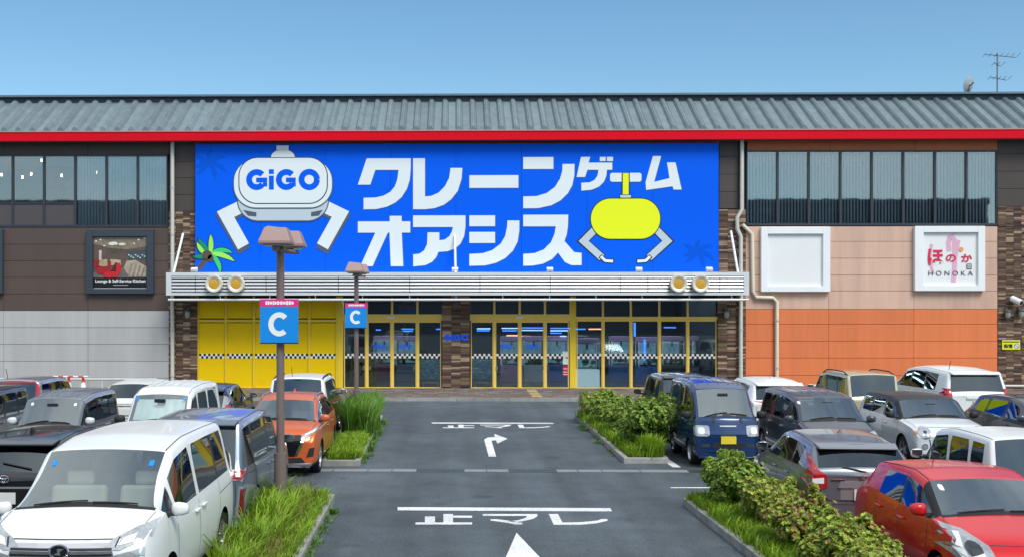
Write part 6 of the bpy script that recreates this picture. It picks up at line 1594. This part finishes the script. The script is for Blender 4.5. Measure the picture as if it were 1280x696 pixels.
def tonemesh(name, v, f, tones, m, parent=None):
    me = bpy.data.meshes.new(name); me.from_pydata(v, [], f); me.materials.append(m)
    ca = me.color_attributes.new('tone', 'FLOAT_COLOR', 'POINT'); buf = []
    for t in tones: buf += [t,t,t,1]
    ca.data.foreach_set('color', buf); me.update(); return link(name, me, parent)
grassm = gmat('bright_grass', (0.10,0.19,0.012), (0.42,0.66,0.03), 0.4); tallm = gmat('tall_grass', (0.03,0.10,0.012), (0.24,0.46,0.05), 0.35)
drym = gmat('dry_weed', (0.09,0.06,0.02), (0.30,0.22,0.06), 0.2)
rg = random.Random(11)
def grass(name, lb, m, region, n, h0, h1, wd, lean, cat=None, clump=0.0, base=0.09, dens=None):
    V, Fc, T = [], [], []
    cl = []
    for i in range(n):
        if clump and (not cl or rg.random() < 1/clump): cl = [region(), rg.uniform(0.75,1.15), rg.uniform(-0.25,0.25)]
        if clump: (x, y), hs_, tt = cl; x += rg.gauss(0,0.05); y += rg.gauss(0,0.05)
        else: (x, y), hs_, tt = region(), 1, rg.uniform(-0.15,0.15)
        h = rg.uniform(h0,h1)*hs_; a = rg.uniform(0,2*PI); ln = lean*h*rg.uniform(0.3,1.3); w_ = wd*rg.uniform(0.7,1.3)
        dx, dy_ = math.cos(a)*ln, math.sin(a)*ln; px_, py_ = -math.sin(a+0.6)*w_/2, math.cos(a+0.6)*w_/2
        o = len(V); t0 = min(1,max(0,0.5+tt+rg.uniform(-0.2,0.2)))
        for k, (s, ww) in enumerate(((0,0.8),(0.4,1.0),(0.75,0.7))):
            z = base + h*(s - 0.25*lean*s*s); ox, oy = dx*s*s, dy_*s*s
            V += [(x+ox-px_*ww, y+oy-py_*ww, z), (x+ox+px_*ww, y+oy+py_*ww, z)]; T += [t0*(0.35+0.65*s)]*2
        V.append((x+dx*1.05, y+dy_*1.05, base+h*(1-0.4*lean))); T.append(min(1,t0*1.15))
        Fc += [(o,o+1,o+3,o+2),(o+2,o+3,o+5,o+4),(o+4,o+5,o+6)]
    o = tonemesh(name, V, Fc, T, m); o['kind'] = 'stuff'; o['label'] = lb; o['category'] = cat or 'grass'; return o
def reg(r0, r1, d0, d1): return lambda: RD(rg.uniform(r0,r1), rg.uniform(d0,d1))
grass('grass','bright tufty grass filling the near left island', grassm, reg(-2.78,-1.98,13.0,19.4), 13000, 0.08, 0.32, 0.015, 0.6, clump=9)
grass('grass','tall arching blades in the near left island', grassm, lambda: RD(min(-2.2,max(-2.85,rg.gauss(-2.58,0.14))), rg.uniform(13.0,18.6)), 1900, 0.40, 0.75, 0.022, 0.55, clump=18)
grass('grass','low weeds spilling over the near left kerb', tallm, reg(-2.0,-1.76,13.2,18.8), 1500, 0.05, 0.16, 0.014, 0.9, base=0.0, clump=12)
grass('weeds','brown dried weeds near the kerb of the left island', drym, reg(-2.6,-2.05,13.2,16.2), 1500, 0.10, 0.28, 0.022, 0.9, cat='weeds', clump=14)
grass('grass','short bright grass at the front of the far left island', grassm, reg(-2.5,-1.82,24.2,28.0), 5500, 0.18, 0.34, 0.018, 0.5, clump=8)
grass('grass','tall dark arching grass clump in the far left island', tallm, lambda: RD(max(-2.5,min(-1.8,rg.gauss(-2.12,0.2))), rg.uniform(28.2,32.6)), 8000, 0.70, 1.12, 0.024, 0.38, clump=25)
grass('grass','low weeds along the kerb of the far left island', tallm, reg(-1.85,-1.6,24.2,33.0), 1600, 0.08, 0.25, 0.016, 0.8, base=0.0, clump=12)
grass('grass','bright grass strip under the near right shrubs', grassm, reg(4.46,5.0,12.0,19.1), 13000, 0.10, 0.30, 0.015, 0.6, clump=8)
grass('grass','bright grass strip under the far right shrubs', grassm, lambda: RD(rg.uniform(4.3,4.75)+0.1, rg.uniform(24.5,34)), 5000, 0.15, 0.38, 0.018, 0.5, clump=8)
grass('grass','upright tuft at the front of the far right shrubs', grassm, reg(4.75,5.1,24.5,25.3), 1300, 0.3, 0.6, 0.02, 0.35, clump=20)
grass('weeds','small weeds outside the kerb of the far right island', tallm, reg(4.15,4.32,24.6,32.0), 450, 0.04, 0.14, 0.016, 0.9, base=0.0, cat='weeds', clump=14)
grass('weeds','dry seed stalks scattered through the near left grass', drym, reg(-2.75,-2.05,13.0,19.0), 500, 0.35, 0.65, 0.009, 0.35, cat='weeds')
# shrubs: rosettes of leaves on a twig frame
leafA = gmat('leaf_green', (0.03,0.09,0.014), (0.36,0.58,0.08), 0.2, 0.42); leafB = gmat('leaf_olive', (0.06,0.10,0.014), (0.60,0.72,0.10), 0.2, 0.42)
leafC = gmat('leaf_bronze', (0.10,0.06,0.02), (0.52,0.34,0.10), 0.2, 0.45); leafD = gmat('leaf_yellow_green', (0.09,0.18,0.015), (0.55,0.72,0.08), 0.25, 0.42)
twig = mat('twig_bark', (0.06,0.045,0.035), 0.9, var=0.2, scale=20)
def shrub(r, d, rx, ry, h, lb, nros, mix, leaf=0.040, base=0.08, tilt=0):
    X, Y = RD(r, d); e = tag(empty('shrub', (X,Y,base)), lb, 'shrub', 'evergreen shrubs in the right-hand beds')
    n = rg.randint(7,9); st = MB(); lobes = []
    for k in range(n):
        a = 2*PI*k/n + rg.uniform(-0.4,0.4); q = rg.uniform(0.35,0.75)
        lobes.append((Vector((math.cos(a)*rx*q, math.sin(a)*ry*q, h*rg.uniform(0.32,0.74))), rg.uniform(0.26,0.44)))
    lobes.append((Vector((rg.uniform(-.2,.2)*rx,rg.uniform(-.2,.2)*ry,h*0.62)), 0.56))
    for c, s in lobes:
        mid = Vector((c.x*0.4, c.y*0.4, c.z*0.5)); st.tube([Vector((0,0,0)), mid, c], 0.022, 5, r2=0.008)
        for j in range(7):
            dv = Vector((rg.gauss(0,1),rg.gauss(0,1),rg.gauss(0.4,0.8))).normalized(); st.tube([mid.lerp(c,rg.uniform(0.3,1)), c+Vector((dv.x*rx*s*0.8,dv.y*ry*s*0.8,dv.z*h*s*0.5))], 0.007, 3, r2=0.003)
    st.build('stem', twig, e)
    for j in range(16):
        c, s = rg.choice(lobes); dv = Vector((rg.gauss(0,0.5),rg.gauss(0,0.5),1)).normalized(); q = c + Vector((dv.x*rx*s, dv.y*ry*s, h*0.62*s*1.25*dv.z)); st2 = MB().tube([c, q], 0.006, 3, r2=0.003)
        lobes.append((q, 0.085)) if j < 12 else None
        if j == 0: tw = st2
        else: tw.add(st2.v, st2.f)
    tag(tw.build('twig', twig, e), kind='stuff')
    mats_ = {}
    for i in range(int(nros*1.9)):
        c, s = rg.choice(lobes) if rg.random() < 0.22 else rg.choice(lobes[:n+1])
        dv = Vector((rg.gauss(0,1),rg.gauss(0,1),rg.gauss(0.15,1))).normalized()
        rad = s*rg.uniform(0.45,1.0)**0.6*(1+0.16*math.sin(7*dv.x+5*dv.z+c.x*9))*(1.35 if rg.random() < 0.06 else 1)
        p = c + Vector((dv.x*rx*rad, dv.y*ry*rad, dv.z*h*0.62*rad))
        if p.z < 0.03 or p.z > h*1.2: continue
        up = (dv + Vector((0,0,0.8)) + Vector((rg.gauss(0,0.3),rg.gauss(0,0.3),0))).normalized()
        x_ = up.cross(Vector((0.3,0.9,0.1))).normalized(); y_ = up.cross(x_)
        outer = (rad/s-0.6)/0.4
        rr = rg.random(); mk = mix(p, rr); V, Fc, T = mats_.setdefault(mk, ([],[],[]))
        tone = min(1,max(0.02, 0.45 + rg.gauss(0,0.2) ))
        nl = rg.randint(5,8); a0 = rg.uniform(0,PI); ls = leaf*rg.uniform(0.75,1.25)
        for k in range(nl):
            a = a0 + 2*PI*k/nl + rg.uniform(-0.2,0.2); rad_ = (x_*math.cos(a)+y_*math.sin(a)); t_ = (rad_*rg.uniform(0.75,1.0) + up*rg.uniform(0.25,0.75)).normalized(); sd = t_.cross(up).normalized()
            w_ = ls*0.36; o = len(V)
            V += [tuple(p), tuple(p+t_*ls*0.55+sd*w_/1.2+up*ls*0.06), tuple(p+t_*ls*1.1), tuple(p+t_*ls*0.55-sd*w_/1.2+up*ls*0.06)]
            Fc.append((o,o+1,o+2,o+3)); tt = min(1,max(0,tone+rg.uniform(-0.12,0.12))); T += [tt*0.75,tt,min(1,tt*1.15),tt]
    for mk, (V, Fc, T) in mats_.items():
        q = tonemesh('foliage', V, Fc, T, mk, e); tag(q, kind='stuff')
green = lambda p, r: leafD if r < 0.12 else (leafB if r < 0.3 else leafA)
greeny = lambda p, r: leafD if r < 0.25 else (leafB if r < 0.6 else leafA)
olive = lambda p, r: leafD if r < 0.22 else (leafC if r < 0.34 else leafB)
bronze = lambda p, r: leafC if r < 0.4 else (leafD if r < 0.72 else leafB)
yell = lambda p, r: leafD if r < 0.5 else (leafC if r < 0.7 else leafB)
shrub(5.06, 26.1, 0.74, 0.95, 1.36, 'roundest dark green shrub at the front of the far right bed', 3400, green)
shrub(4.92, 28.5, 0.44, 0.95, 0.90, 'middle yellow-green shrub in the far right bed', 2300, greeny)
shrub(4.88, 30.7, 0.50, 1.0, 1.0, 'yellow-green shrub third from the front in the far right bed', 2300, greeny)
shrub(4.86, 33.0, 0.52, 1.0, 0.95, 'farthest shrub of the far right bed, nearest the shop', 2200, lambda p, r: leafC if r < 0.2 else greeny(p, r))
shrub(5.08, 18.3, 0.56, 0.74, 0.95, 'green shrub at the far end of the near right bed', 3300, greeny)
shrub(5.10, 16.7, 0.52, 0.70, 0.82, 'olive shrub with bronze tips in the near right bed', 3200, olive)
shrub(5.12, 15.2, 0.52, 0.68, 0.80, 'bronze-leaved shrub beside the gunmetal hatchback', 3000, bronze)
shrub(5.08, 13.75, 0.54, 0.70, 0.80, 'bright yellow-green and bronze shrub nearest the red hatchback', 3200, yell)
shrub(5.10, 12.7, 0.50, 0.75, 0.72, 'shrub cut off by the bottom edge beside the red hatchback', 2400, olive)
# bare twigs sticking out at the corner of the near right bed
